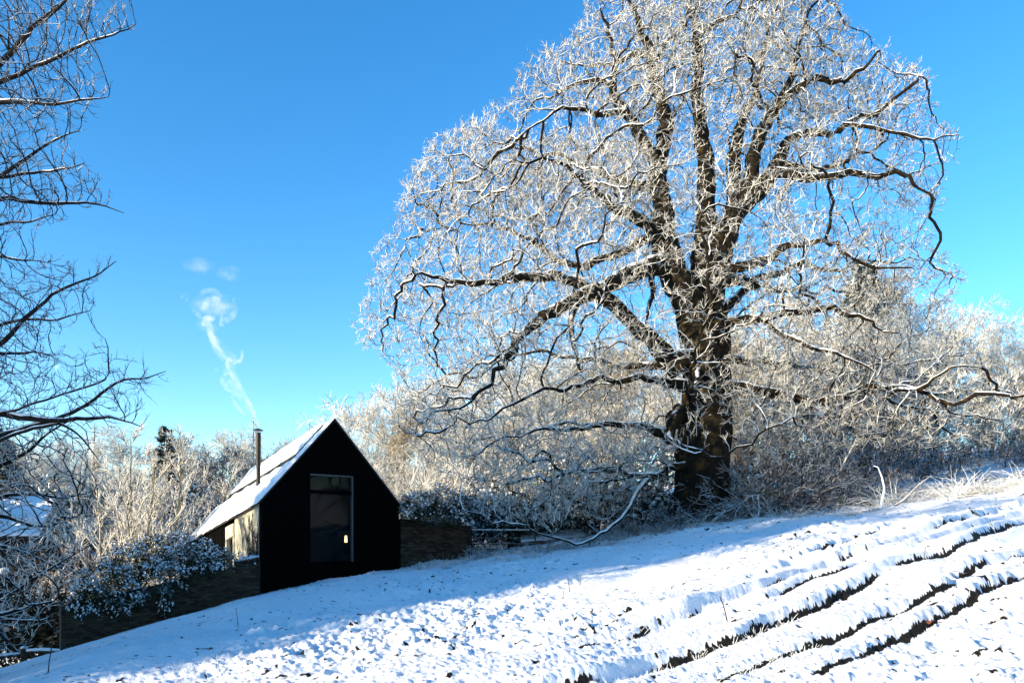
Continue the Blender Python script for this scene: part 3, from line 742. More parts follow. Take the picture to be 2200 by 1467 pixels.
NEAR_LIMBS = [
 [(-120,240,0,.06),(0,139,-.2,.05),(39,97,-.2,.045),(65,58,-.3,.04),(116,26,-.4,.028),(155,-2,-.5,.02),(200,-60,-.5,.01)],
 [(-120,230,.4,.05),(0,175,.4,.04),(65,146,.3,.034),(149,110,.2,.025),(194,91,.1,.02),(259,81,0,.012),(286,66,0,.006)],
 [(-120,260,-.4,.05),(0,223,-.3,.04),(52,223,-.3,.034),(103,226,-.3,.026),(181,214,-.4,.016),(231,207,-.4,.007)],
 [(-120,440,.2,.045),(0,362,.2,.034),(52,324,.2,.028),(110,285,.1,.018),(162,272,.1,.008)],
 [(-100,400,.8,.04),(0,385,.6,.032),(58,378,.5,.026),(129,372,.4,.018),(188,354,.3,.008)],
 [(-100,430,-.2,.05),(0,414,-.2,.042),(65,420,-.2,.034),(116,427,-.2,.027),(168,414,-.2,.02),(214,424,-.2,.013),(247,439,-.2,.006)],
 [(-100,540,.6,.03),(0,478,.5,.024),(65,480,.4,.016),(120,465,.4,.007)],
 [(-100,530,0,.03),(0,556,0,.024),(39,572,0,.02),(75,566,0,.008)],
 [(-100,830,-.3,.055),(0,731,-.3,.042),(39,686,-.3,.036),(78,647,-.3,.028),(129,615,-.3,.022),(194,595,-.3,.014),(238,566,-.3,.006)],
 [(-100,720,.5,.04),(0,690,.4,.03),(65,673,.4,.024),(129,684,.3,.017),(207,664,.3,.007)],
 [(-100,760,-.6,.04),(0,758,-.5,.03),(58,754,-.5,.022),(100,745,-.5,.014),(136,768,-.5,.006)],
 [(-100,860,0,.075),(0,880,0,.06),(39,886,0,.056),(116,896,0,.048),(181,883,0,.038),(239,880,-.1,.024),(310,898,-.2,.009)],
 [(181,883,0,.03),(220,848,0,.024),(259,822,0,.02),(304,825,-.1,.014),(354,806,-.1,.006)],
 [(250,826,0,.016),(244,780,0,.012),(236,735,0,.006)],
 [(120,896,0,.026),(150,912,.1,.02),(185,940,.2,.014),(215,985,.3,.006)],
]
NEAR_POLY = [(-170,-60),(270,-60),(288,66),(195,110),(233,207),(170,268),(150,330),(192,352),(248,440),(130,470),(60,505),(0,540),(60,545),(240,566),(190,640),(208,668),(120,715),(140,770),(110,800),(225,740),(262,770),(352,806),(310,860),(310,905),(200,925),(0,920),(-170,920)]
near_tree('ash_tree', 'bare dark tree reaching in from the left edge, snow-lined twigs against the sky', -290, 13.5,
          [(0,0,-.4,.30),(0,0,1.0,.26),(.1,0,3,.23),(.15,0,5,.2),(.1,0,7,.17),(.2,0,9,.13),(.3,0,11,.08)],
          NEAR_LIMBS, NEAR_POLY, 3300, 0.11, 0.16, 23, 0.0055, 0.0052, 0.16, 0.16, M_near_limb, M_near_twig)
LOW_LIMBS = [
 [(-90,1060,0,.05),(0,997,0,.04),(63,970,0,.032),(100,930,0,.022),(150,905,.1,.012)],
 [(-90,1090,.4,.05),(0,1066,.4,.04),(63,1052,.3,.03),(126,1062,.3,.022),(190,1040,.2,.01)],
 [(-90,1120,-.2,.05),(0,1107,-.2,.042),(42,1123,-.2,.034),(84,1140,-.2,.026),(130,1130,-.2,.014),(170,1105,-.2,.008)],
 [(-90,1330,0,.05),(0,1292,0,.04),(42,1262,0,.034),(84,1233,0,.026),(130,1200,0,.016),(180,1170,0,.008)],
 [(-90,1330,-.3,.05),(0,1317,-.3,.038),(42,1304,-.3,.03),(84,1300,-.3,.022),(118,1286,-.3,.01)],
 [(-90,1340,.3,.04),(0,1330,.3,.034),(59,1338,.2,.026),(109,1340,.2,.018),(134,1318,.2,.008)],
 [(-60,1300,-.5,.05),(-10,1340,-.5,.045),(2,1372,-.5,.036),(20,1386,-.5,.026),(32,1398,-.5,.012)],
 [(-90,1180,.5,.05),(0,1165,.5,.035),(60,1185,.4,.026),(120,1215,.4,.014),(160,1240,.4,.007)],
 [(-90,1010,.7,.04),(0,945,.7,.03),(60,925,.6,.02),(110,890,.6,.008)],
]
LOW_POLY = [(-140,930),(100,890),(190,930),(215,1040),(190,1110),(200,1190),(150,1260),(125,1310),(100,1345),(40,1400),(-10,1400),(-140,1380)]
near_tree('hazel_tree', 'low snow-laden branches hanging in at the lower left corner beside the brick wall end', -240, 15.0,
          [(0,0,-.4,.20),(.1,0,.8,.17),(.25,0,2,.14),(.4,0,3.4,.1),(.5,0,4.6,.06)],
          LOW_LIMBS, LOW_POLY, 1500, 0.13, 0.20, 29, 0.008, 0.0075, 0.2, 0.1, M_near_limb, M_oak_twig, 0.03, 1.8, (), 1.0)

# ------------------------------------------------------------------ trees of the wood: a few kinds, each built once, then copied
def proto_broad(seed, h=12.0, spread=0.5, n1=20, n2=7, n3=6, n4=4, t0=0.22, twl=0.8, tr=0.022, upw=0.35, mat=None):
    rng = np.random.default_rng(seed)
    P0, R0 = grow(rng, np.zeros((1, 3)), np.array([[0.03, 0, 1.0]]), h * 0.85, 12, 0.06, 0.1, 0.016 * h, 0.03)
    S, D, r, t = spawn(rng, P0, R0, n1, t0, 1.2)
    D = nrm(D + np.array([0, 0, upw]))
    L = h * spread * (0.45 + 0.75 * np.sin(np.pi * np.clip(1.05 - t, 0, 1) ** 0.8)) * rng.uniform(0.75, 1.15, len(t))
    P1, R1 = grow(rng, S, D, L, 8, 0.16, 0.05, np.minimum(r * 0.7, 0.012 * L + 0.03), 0.018)
    S, D, r, t1 = spawn(rng, P1, R1, n2, 0.15, 0.9)
    L2 = np.repeat(L, n2) * rng.uniform(0.25, 0.5, len(S)) * (1.1 - 0.5 * t1)
    P2, R2 = grow(rng, S, nrm(D + np.array([0, 0, 0.15])), L2, 5, 0.2, 0.04, np.minimum(r * 0.75, 0.05), 0.014)
    S, D, r, t2 = spawn(rng, P2, R2, n3, 0.15, 0.9)
    P3, R3 = grow(rng, S, nrm(D + np.array([0, 0, 0.12])), rng.uniform(0.7, 1.4, len(S)) * twl * 1.2, 4, 0.22, 0.03, np.minimum(r * 0.9, 0.03), 0.012)
    S, D, r, t3 = spawn(rng, P3, R3, n4, 0.2, 0.9)
    P4, R4 = grow(rng, S, nrm(D + np.array([0, 0, 0.1])), rng.uniform(0.6, 1.3, len(S)) * twl * 0.7, 3, 0.25, 0.03, tr, tr * 0.5)
    a = flat(P0, R0); V, Q = tubes(a[0], a[1], a[2], 10); trunk = mesh_np('wood_trunk', V, Q, M_wood_bark, True)
    Vs, Qs, n = [], [], 0
    for (P, R), sd in (((P1, R1), 5), ((P2, R2), 4), ((P3, R3), 3), ((P4, R4), 3)):
        a = flat(P, R); V, Q = tubes(a[0], a[1], a[2], sd); Vs.append(V); Qs.append(Q + n); n += len(V)
    V = np.vstack(Vs)
    crown = mesh_np('wood_crown', V, np.vstack(Qs), mat or M_wood_twig, True)
    return trunk, crown, float(V[:, 2].max())

def proto_bush(seed, h=3.0, n0=22, mat=None, tr=0.016, spread=0.8, n1=6, n2=5, droop=-0.02, r0=0.017):
    rng = np.random.default_rng(seed)
    S = np.zeros((n0, 3)); S[:, :2] = rng.normal(0, 0.10 * h, (n0, 2))
    D = nrm(np.stack([rng.normal(0, spread, n0), rng.normal(0, spread, n0), np.ones(n0)], -1))
    L = h * rng.uniform(0.7, 1.2, n0)
    P0, R0 = grow(rng, S, D, L, 8, 0.12, droop, r0, 0.010)
    S, D, r, t = spawn(rng, P0, R0, n1, 0.25, 0.9)
    P1, R1 = grow(rng, S, D, rng.uniform(0.2, 0.45, len(S)) * h, 5, 0.2, 0.02, np.minimum(r, 0.02), 0.008)
    S, D, r, t = spawn(rng, P1, R1, n2, 0.2, 0.9)
    P2, R2 = grow(rng, S, nrm(D + np.array([0, 0, 0.1])), rng.uniform(0.1, 0.22, len(S)) * h, 3, 0.22, 0.02, tr * 0.8, tr * 0.45)
    a = flat(P0, R0); V, Q = tubes(a[0], a[1], a[2], 5); stems = mesh_np('bush_stems', V, Q, M_wood_bark if mat is None else mat, True)
    Vs, Qs, n = [], [], 0
    for P, R in ((P1, R1), (P2, R2)):
        a = flat(P, R); V, Q = tubes(a[0], a[1], a[2], 3); Vs.append(V); Qs.append(Q + n); n += len(V)
    V = np.vstack(Vs)
    return stems, mesh_np('bush_twigs', V, np.vstack(Qs), mat or M_wood_twig, True), float(V[:, 2].max())

def proto_conifer(seed, h=14.0, bare=False, w=0.2):
    rng = np.random.default_rng(seed)
    P0, R0 = grow(rng, np.zeros((1, 3)), np.array([[0, 0, 1.0]]), h, 14, 0.01, 0.1, 0.012 * h, 0.02)
    n1 = 130
    t = np.linspace(0.12, 0.985, n1) + rng.uniform(-.004, .004, n1)
    th = rng.uniform(0, 2 * np.pi, n1)
    f = t * 13; i = np.minimum(f.astype(int), 12); S = P0[0, i] * (1 - (f - i))[:, None] + P0[0, i + 1] * (f - i)[:, None]
    D = np.stack([np.cos(th), np.sin(th), 0.25 * np.ones(n1) - 0.55 * (1 - t)], -1)
    L = h * w * (1 - t) ** 0.8 * rng.uniform(0.7, 1.15, n1) + 0.15
    P1, R1 = grow(rng, S, D, L, 6, 0.06, 0.06, 0.035, 0.010)
    n2 = 9 if not bare else 7
    S, D, r, tt = spawn(rng, P1, R1, n2, 0.12, 0.8)
    D = nrm(D * np.array([1, 1, 0.3]) + np.array([0, 0, -0.28 if not bare else 0.0]))
    P2, R2 = grow(rng, S, D, np.repeat(L, n2) * rng.uniform(0.2, 0.42, len(S)) + 0.1, 3, 0.15, -0.05, 0.014, 0.006)
    a = flat(P0, R0); V, Q = tubes(a[0], a[1], a[2], 8); trunk = mesh_np('conifer_trunk', V, Q, M_wood_bark, True)
    mb = MB()
    for P, R, sd in ((P1, R1, 4), (P2, R2, 3)):
        a = flat(P, R); V, Q = tubes(a[0], a[1], a[2], sd); mb.add(V, Q)
    if not bare:   # needle sprays: small pointed tufts
        S, D, r, tt = spawn(rng, np.concatenate([P2, P1[:, ::2][:, :3]]), np.concatenate([R2, R1[:, ::2][:, :3]]), 6, 0.05, 0.9)
        D = nrm(D + np.array([0, 0, -0.2])); k = len(S)
        side = nrm(np.cross(D, rng.normal(0, 1, (k, 3)))); ln = rng.uniform(0.22, 0.42, k)[:, None]; wd = rng.uniform(0.05, 0.09, k)[:, None]
        V = np.stack([S - side * wd, S + side * wd, S + D * ln + side * wd * 0.3, S + D * ln - side * wd * 0.3], 1).reshape(-1, 3)
        mb.add(V, np.arange(len(V)).reshape(-1, 4))
    crown = mb.mesh('conifer_crown', M_wood_twig if bare else M_needle, False)
    return trunk, crown, h

BROAD = [proto_broad(101, 12, .42), proto_broad(102, 12, .50, upw=.2), proto_broad(103, 12, .34, n1=24, upw=.7, mat=M_wood_twig_b), proto_broad(104, 12, .46, n1=22, twl=.9)]
M_wood_shaded = mat_snowed('wood_twig_dim', [(0.3, (0.02, 0.015, 0.011)), (0.7, (0.085, 0.06, 0.042))], 0.12, 0.65, 0.6, snow=(0.84, 0.84, 0.85), amp=0.6)  # darker copy of the wood twigs, with the wood's shade put into its colour
DIM = [proto_broad(141, 12, .42, mat=M_wood_shaded, tr=.03), proto_broad(142, 12, .36, n1=24, upw=.5, mat=M_wood_shaded, tr=.03)]
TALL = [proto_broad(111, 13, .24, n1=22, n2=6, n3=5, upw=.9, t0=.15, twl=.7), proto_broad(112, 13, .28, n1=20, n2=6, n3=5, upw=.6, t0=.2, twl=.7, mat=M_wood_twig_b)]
BUSHD = [proto_bush(124, mat=M_wood_shaded), proto_bush(125, spread=1.1, n0=28, mat=M_wood_shaded)]
BUSH = [proto_bush(121), proto_bush(122, spread=1.1), proto_bush(123, n0=26, mat=M_wood_twig_b)]
SPRUCE = proto_conifer(131); LARCH = proto_conifer(132, bare=True, w=.17)

def place(kind, proto, x, y, height, rz, name, label, cat, group=None, parts=('trunk', 'crown'), zoff=-0.15):
    tr, cr, h0 = proto; s = height / h0
    root = empty(name, (x, y, fz(x, y) + zoff), rz); root.scale = (s, s, s)
    tag(root, label, cat, group)
    obj(parts[0], tr, root); c = obj(parts[1], cr, root)
    return root

RB = np.random.default_rng(77)
ORD = ['leftmost','second','third','fourth','fifth','sixth','seventh','eighth','ninth','tenth','eleventh','twelfth','thirteenth','fourteenth','fifteenth','sixteenth','seventeenth','eighteenth','nineteenth','twentieth','twenty-first','twenty-second']
def nth(i, what):
    return ('leftmost of the ' if i == 0 else ORD[i] + ' from the left of the ') + what
def number_labels():
    # repeats nothing else tells apart are told by their order across the view
    by = {}
    for o in SC.objects:
        if o.parent is None and 'order_key' in o: by.setdefault(o['order_key'], []).append(o)
    for k, lst in by.items():
        lst.sort(key=lambda o: o.location.x / o.location.y if o.location.y > 0 else o.location.x)
        for i, o in enumerate(lst):
            o['label'] = nth(i, k) if len(lst) > 1 else k
            del o['order_key']
def ordered(o, what): o['order_key'] = what; return o
TOPX = [-150,0,150,250,330,420,480,545,600,640,680,740,800,850,950,1100,1250,1400,1550,1700,1800,1900,1960,2050,2120,2200,2350]
TOPY = [925,925,925,900,930,915,925,930,938,928,915,890,825,790,760,725,705,670,655,610,560,560,610,690,670,660,660]
def wood_row(pxs, Y, dtop, protos, name, label, cat, group, jit=20, hmin=4.0):
    for px in pxs:
        px = px + RB.uniform(-jit, jit); y = Y * RB.uniform(0.94, 1.07); x = (px - CX) / F * y
        zt = (HY - (np.interp(px, TOPX, TOPY) + dtop + RB.uniform(-14, 26))) / F * y
        h = zt - fz(x, y)
        if h < hmin: continue
        k = int(RB.integers(len(protos)))
        ordered(place('tree', protos[k], x, y, h, RB.uniform(0, 6.28), name, label, cat, group), label)

G_R = 'bare frosted trees of the wood behind the oak'
G_L = 'bare frosted trees of the wood behind the black cabin'
wood_row(np.arange(790, 2330, 88), 62, 0, BROAD, 'bare_tree', 'frosted skyline trees of the wood behind the oak', 'tree', G_R)
wood_row(np.arange(760, 2330, 105), 52, 55, BROAD + TALL, 'bare_tree', 'sunlit frosted trees in mid wood behind the oak', 'tree', G_R)
wood_row(np.arange(800, 1380, 130), 44, 130, BROAD, 'bare_tree', 'spreading frosted trees at the wood edge behind the oak', 'tree', G_R)
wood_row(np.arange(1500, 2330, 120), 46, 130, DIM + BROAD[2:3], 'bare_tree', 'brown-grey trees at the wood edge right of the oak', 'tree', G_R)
wood_row(np.arange(-100, 760, 72), 92, 0, BROAD + TALL, 'bare_tree', 'frosted skyline trees behind cabin and garden', 'tree', G_L)
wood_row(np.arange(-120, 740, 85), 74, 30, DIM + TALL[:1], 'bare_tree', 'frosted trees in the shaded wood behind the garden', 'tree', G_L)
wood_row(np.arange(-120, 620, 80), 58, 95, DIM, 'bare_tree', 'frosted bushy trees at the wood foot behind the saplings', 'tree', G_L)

def at_px(px, Y): return (px - CX) / F * Y, Y
def place_top(proto, px, ptop, Y, rz, name, label, cat, group=None, parts=('trunk', 'crown')):
    x, y = at_px(px, Y); h = (HY - ptop) / F * Y - fz(x, y)
    return place('t', proto, x, y, h, rz, name, label, cat, group, parts)
place_top(LARCH, 543, 892, 85, 0.5, 'larch_tree', 'thin bare larch on the skyline just left of the flue cap', 'tree')
place_top(SPRUCE, 362, 910, 70, 1.5, 'spruce_tree', 'dark evergreen conifer rising among the frosted trees left of the cabin', 'tree')
place_top(SPRUCE, 10, 915, 60, 2.5, 'spruce_tree', 'dark evergreen conifer half hidden by branches at the left edge', 'tree')
for x_, y_, h_ in [(-34.5, 35, 15), (-37.5, 36.5, 15), (-33.5, 37.5, 14), (-36, 39, 15), (-31.5, 34.5, 13), (-40, 38, 16)]:
    o = place('t', SPRUCE, x_, y_, h_, x_, 'spruce_tree', 'dark conifer beyond the left edge shading the neighbouring roof', 'tree', 'conifers beyond the left edge'); ordered(o, 'dark conifers beyond the left edge by the neighbouring roof')
place_top(SPRUCE, 1862, 545, 56, 0.2, 'spruce_tree', 'dark conifer tip with brown cones showing through the right side of the oak', 'tree')
place_top(LARCH, 200, 905, 84, 2.2, 'larch_tree', 'thin bare larch on the skyline above the garden saplings', 'tree')
place_top(LARCH, 665, 905, 88, 3.1, 'larch_tree', 'small bare larch on the skyline just above the cabin roof', 'tree')

DARKS = []
# undergrowth behind the oak
k = 0
for px, ptop, Y in [(900,930,40),(980,960,39),(1070,960,41),(840,960,38),(1150,930,42),(1250,950,40),(1350,930,42),(1600,900,36),(1680,905,37),(1760,900,38),(1850,905,38),(1950,900,40),(2050,900,40),(2150,890,42),(2240,880,42),(1010,900,45),(1200,880,46),(1700,840,44),(1900,850,46),(1560,850,55),(1640,850,58),(1720,850,56),(1800,850,57),(1880,850,55),(1960,850,58),(2040,850,56),(2120,845,57),(2200,840,56),(2270,840,58)]:
    lab = 'frosted bushes under the wood left of the oak' if px < 1500 else 'tall frosted bushes behind the thicket right of the oak'
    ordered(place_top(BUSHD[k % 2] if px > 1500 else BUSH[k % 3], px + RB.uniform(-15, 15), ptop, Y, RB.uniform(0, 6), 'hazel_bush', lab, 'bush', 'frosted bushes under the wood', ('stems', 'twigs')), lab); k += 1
for px, ptop, Y in [(130,1060,36),(60,1080,40),(250,1105,38),(330,1110,36),(395,1105,40),(440,1080,44),(200,1125,33),(300,1000,48),(150,1000,52),(40,1000,55),(450,990,52),(370,1010,50)]:
    lab = 'frosted twiggy bushes in the garden left of the cabin'
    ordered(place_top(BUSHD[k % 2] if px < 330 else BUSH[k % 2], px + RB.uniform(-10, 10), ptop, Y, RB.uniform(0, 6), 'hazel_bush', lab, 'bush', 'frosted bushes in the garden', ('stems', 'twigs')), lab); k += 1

for px, ptop, Y in [(150,1075,46),(205,1060,50),(100,1040,48),(420,1050,50),(330,1060,52)]:  # dark bushes added for the shade patches between the garden trees
    x_, y_ = at_px(px, Y); z_ = fz(x_, y_); hh = (HY - ptop) / F * Y - z_
    DARKS.append((x_, y_, z_, hh))
# garden saplings with pale yellowish bark
def sapling(px, ptop, Y, lean, seed, label, h_br=0.10, n1=22):
    rng = np.random.default_rng(seed)
    x, y = at_px(px, Y); z0 = fz(x, y) - .1; h = (HY - ptop) / F * Y - z0
    root = empty('young_tree', (x, y, z0)); tag(root, label, 'tree', 'pale barked young trees in the garden')
    P0, R0 = grow(rng, np.zeros((1, 3)), np.array([[lean, 0, 1.0]]), h, 14, 0.03, 0.03, 0.012 * h, 0.012)
    S, D, r, t = spawn(rng, P0, R0, n1, 0.25, 1.0)
    L = h * (0.42 * (1.1 - t)) * rng.uniform(.7, 1.2, len(t)) + .3
    P1, R1 = grow(rng, S, nrm(D + np.array([0, 0, .25])), L, 7, .1, .05, np.minimum(r * .6, .03), .010)
    S, D, r, t = spawn(rng, P1, R1, 9, .2, .8)
    P2, R2 = grow(rng, S, nrm(D + np.array([0, 0, .2])), np.repeat(L, 9) * rng.uniform(.2, .4, len(S)), 4, .15, .06, np.minimum(r, .016), .009)
    S, D, r, t = spawn(rng, P2, R2, 3, .2, .8)
    P3, R3 = grow(rng, S, nrm(D + np.array([0, 0, .2])), rng.uniform(.15, .4, len(S)), 3, .2, .08, .010, .006)
    a = flat(P0, R0); V, Q = tubes(a[0], a[1], a[2], 8); obj('trunk', mesh_np('sapling_trunk', V, Q, M_sap_bark, True), root)
    mb = MB()
    for P, R, sd in ((P1, R1, 5), (P2, R2, 3), (P3, R3, 3)):
        a = flat(P, R); V, Q = tubes(a[0], a[1], a[2], sd); mb.add(V, Q)
    tag(mb.build('crown', M_oak_twig, root, True), kind='stuff')
sapling(262, 935, 30, .02, 201, 'tallest pale-stemmed young tree rising out of the ivy left of the cabin', n1=30)
sapling(282, 985, 30.5, .12, 202, 'slim pale-stemmed young tree leaning right beside the tallest one in the ivy')
sapling(352, 945, 32, .10, 203, 'young tree with a dark forked stem midway between the ivy and the cabin roof', n1=26)
sapling(408, 1000, 33, .28, 204, 'young tree leaning right in front of the cabin roof end', n1=20)
sapling(215, 1010, 34, -.08, 205, 'small young tree leaning left behind the ivy at the garden end')
sapling(310, 990, 38, .04, 206, 'thin young tree in the back of the garden between the pale stems')
sapling(165, 1020, 40, .0, 207, 'thin young tree in the back of the garden near the neighbouring roof')

# ------------------------------------------------------------------ the black cabin
ZB = -2.1
W_, L_ = 5.40, 7.50
KS = 0.185                                  # the ridge and eaves run downhill towards the back
EZ, RZ = 1.20 - ZB, 4.17 - ZB
cab = empty('black_cabin', (A0[0], A0[1], ZB), math.atan2(GD[1], GD[0]))
tag(cab, 'small black timber cabin with a steep snow-covered roof and one tall gable window', 'house')
def roofz(x, y):
    """top of the roof deck at local x across, y along"""
    return EZ + (RZ - EZ) * (1 - abs(x - W_ / 2) / (W_ / 2)) - KS * y
rg = np.random.default_rng(5)
WX0, WX1, WZ0, WZ1 = 1.74, 3.42, 1.14, 4.26
bw = W_ / 36
for i in range(36):
    x0, x1 = i * bw, (i + 1) * bw - 0.008
    pr = -0.022 - rg.uniform(0, 0.006)
    for (za, zb_, nm) in ([(-0.9, None, 'board')] if x1 < WX0 or x0 > WX1 else [(-0.9, WZ0 - .04, 'board'), (WZ1 + .04, None, 'board')]):
        mb = MB()
        t0 = roofz(x0, 0) - .03 if zb_ is None else zb_; t1 = roofz(x1, 0) - .03 if zb_ is None else zb_
        mb.hexa([(x0,pr,za),(x1,pr,za),(x1,0,za),(x0,0,za),(x0,pr,t0),(x1,pr,t1),(x1,0,t1),(x0,0,t0)])
        mb.build(nm, M_black, cab)
# walls behind the boards, with the window opening
mb = MB()
def gwall(y0, y1, mb, win=True):
    xs = [0.02, WX0, W_ / 2, WX1, W_ - .02] if win else [0.02, W_ / 2, W_ - .02]
    for a, b_ in zip(xs[:-1], xs[1:]):
        ta = roofz(a, y0) - .04; tb = roofz(b_, y0) - .04; ta1 = roofz(a, y1) - .04; tb1 = roofz(b_, y1) - .04
        if win and a >= WX0 - .01 and b_ <= WX1 + .01:
            mb.hexa([(a,y0,-.9),(b_,y0,-.9),(b_,y1,-.9),(a,y1,-.9),(a,y0,WZ0),(b_,y0,WZ0),(b_,y1,WZ0),(a,y1,WZ0)])
            mb.hexa([(a,y0,WZ1),(b_,y0,WZ1),(b_,y1,WZ1),(a,y1,WZ1),(a,y0,ta),(b_,y0,tb),(b_,y1,tb1),(a,y1,ta1)])
        else:
            mb.hexa([(a,y0,-.9),(b_,y0,-.9),(b_,y1,-.9),(a,y1,-.9),(a,y0,ta),(b_,y0,tb),(b_,y1,tb1),(a,y1,ta1)])
gwall(0.002, 0.20, mb)
mb.build('gable_wall', M_black, cab)
mb = MB(); gwall(L_ - .2, L_, mb, False); mb.build('rear_gable', M_black, cab)
# long side facing the sun: pale boarded bay by the corner, glazed door, then dark boards
def side(y0, y1, x0, x1, z0, mat, name):
    mb = MB(); t0, t1 = roofz(0, y0) - .06, roofz(0, y1) - .06
    mb.hexa([(x0,y0,z0),(x1,y0,z0),(x1,y1,z0),(x0,y1,z0),(x0,y0,t0),(x1,y0,t0),(x1,y1,t1),(x0,y1,t1)])
    return mb.build(name, mat, cab)
DY0, DY1 = 2.45, 3.02
yb = 0.205
while yb < DY0 - .05:
    wd = min(.17, DY0 - yb); side(yb, yb + wd - .008, -.028 - rg.uniform(0, .006), .0, -1.2, M_render, 'pale_board'); yb += wd
side(.202, DY0, .002, .18, -1.2, M_mortar, 'side_wall')
side(DY1 + .28, L_ - .2, .002, .18, -2.4, M_mortar, 'side_wall')
yb = DY1 + .28
while yb < L_ - .02:
    wd = min(.2, L_ - yb); side(yb, yb + wd - .008, -.03 - rg.uniform(0, .006), 0., -2.4, M_black, 'board'); yb += wd
# glazed side door and its pale surround
mb = MB()
mb.hexa([(-.05,DY0,-1.2),(.1,DY0,-1.2),(.1,DY0+.09,-1.2),(-.05,DY0+.09,-1.2),(-.05,DY0,2.55),(.1,DY0,2.55),(.1,DY0+.09,2.53),(-.05,DY0+.09,2.53)])
mb.hexa([(-.05,DY1+.16,-1.2),(.1,DY1+.16,-1.2),(.1,DY1+.27,-1.2),(-.05,DY1+.27,-1.2),(-.05,DY1+.16,2.42),(.1,DY1+.16,2.42),(.1,DY1+.27,2.4),(-.05,DY1+.27,2.4)])
mb.hexa([(-.05,DY0+.09,2.1),(.1,DY0+.09,2.1),(.1,DY1+.16,1.95),(-.05,DY1+.16,1.95),(-.05,DY0+.09,2.54),(.1,DY0+.09,2.54),(.1,DY1+.16,2.42),(-.05,DY1+.16,2.42)])
dr = mb.build('side_door', M_render, cab)
mb = MB(); mb.box(.06, .075, DY0 + .09, DY1 + .16, -1.2, 2.0); mb.build('pane', M_glass, dr)
mb = MB(); mb.box(.09, .14, DY0 + .09, DY1 + .16, -1.2, 2.1); mb.build('door_blind', mat_plain('grey_blind', (.10,.11,.12), (.16,.17,.18), 5), dr)
mb = MB(); mb.box(-.05, -.036, 4.35, 4.5, .55, 1.15); mb.build('slit_window', M_reveal, cab)
mb = MB(); mb.hexa([(W_-.18,.2,-1.),(W_,.2,-1.),(W_,L_-.2,-1.),(W_-.18,L_-.2,-1.),(W_-.18,.2,EZ-.1),(W_,.2,EZ-.1),(W_,L_-.2,EZ-.1-KS*(L_-.2)),(W_-.18,L_-.2,EZ-.1-KS*(L_-.2))]); mb.build('side_wall', M_black, cab)
# roof deck
def slab(x0, x1, y0, y1, h0, h1, mb, drop=KS):
    mb.hexa([(x0,y0,roofz(x0,y0)+h0),(x1,y0,roofz(x1,y0)+h0),(x1,y1,roofz(x1,y1)+h0),(x0,y1,roofz(x0,y1)+h0),
             (x0,y0,roofz(x0,y0)+h1),(x1,y0,roofz(x1,y0)+h1),(x1,y1,roofz(x1,y1)+h1),(x0,y1,roofz(x0,y1)+h1)])
mb = MB(); slab(-.12, W_/2, -.03, L_ + .1, -.03, .06, mb); slab(W_/2, W_ + .06, -.03, L_ + .1, -.03, .06, mb)
mb.V[0][[0,3,4,7], 2] = [EZ-.16, EZ-.16-KS*(L_+.13), EZ-.07, EZ-.07-KS*(L_+.13)]
roof = mb.build('roof', M_blackroof, cab)
mb = MB(); f43 = .43; XH = W_ / 2 * (1 - f43)
slab(XH, W_/2*(1-.03), .75, L_ - .10, .062, .14, mb); 
panel = mb.build('roof_panel', M_blackroof, cab)
def snow_sheet(x0, x1, y0, y1, base, thick, nx, ny, seed, name, ragged=0.09, parent=roof):
    u = np.linspace(0, 1, nx); v = np.linspace(0, 1, ny); U, Vv = np.meshgrid(u, v, indexing='ij')
    X = x0 + (x1 - x0) * U; Y = y0 + (y1 - y0) * Vv
    edge = np.minimum(np.minimum(U * (x1 - x0) / .12, (1 - U) * (x1 - x0) / .12), np.minimum(Vv * (y1 - y0) / .12, (1 - Vv) * (y1 - y0) / .12))
    t = np.clip(edge, 0, 1) ** .5 * thick * (.45 + 1.1 * fbm(X * 2.4 + seed, Y * 2.4, 3))
    X = X + ragged * (fbm(Y * 3 + seed, X * 0 + 2.2, 3) - .5) * 2 * np.where(U < .04, 1, 0)
    Zt = np.vectorize(roofz)(X, Y) + base
    top = np.stack([X, Y, Zt + t], -1).reshape(-1, 3); bot = np.stack([X, Y, Zt], -1).reshape(-1, 3)
    i, j = np.meshgrid(np.arange(nx - 1), np.arange(ny - 1), indexing='ij')
    q = np.stack([i * ny + j, (i + 1) * ny + j, (i + 1) * ny + j + 1, i * ny + j + 1], -1).reshape(-1, 4)
    return obj(name, mesh_np(name, np.vstack([top, bot]), np.vstack([q, q[:, ::-1] + nx * ny]), M_snow, True), parent)
snow_sheet(-.16, XH - .20, -.05, L_ + .12, .064, .13, 24, 90, 1.0, 'roof_snow')
snow_sheet(XH + .05, W_ / 2 - .0, .80, L_ + .12, .144, .10, 18, 90, 5.0, 'panel_snow', .02)
snow_sheet(XH - .15, W_ / 2 - .0, -.05, .60, .064, .10, 18, 12, 8.0, 'verge_snow', .01)
snow_sheet(W_ / 2 + .02, W_ + .08, -.05, L_ + .12, .064, .10, 18, 60, 9.0, 'roof_snow', .02)
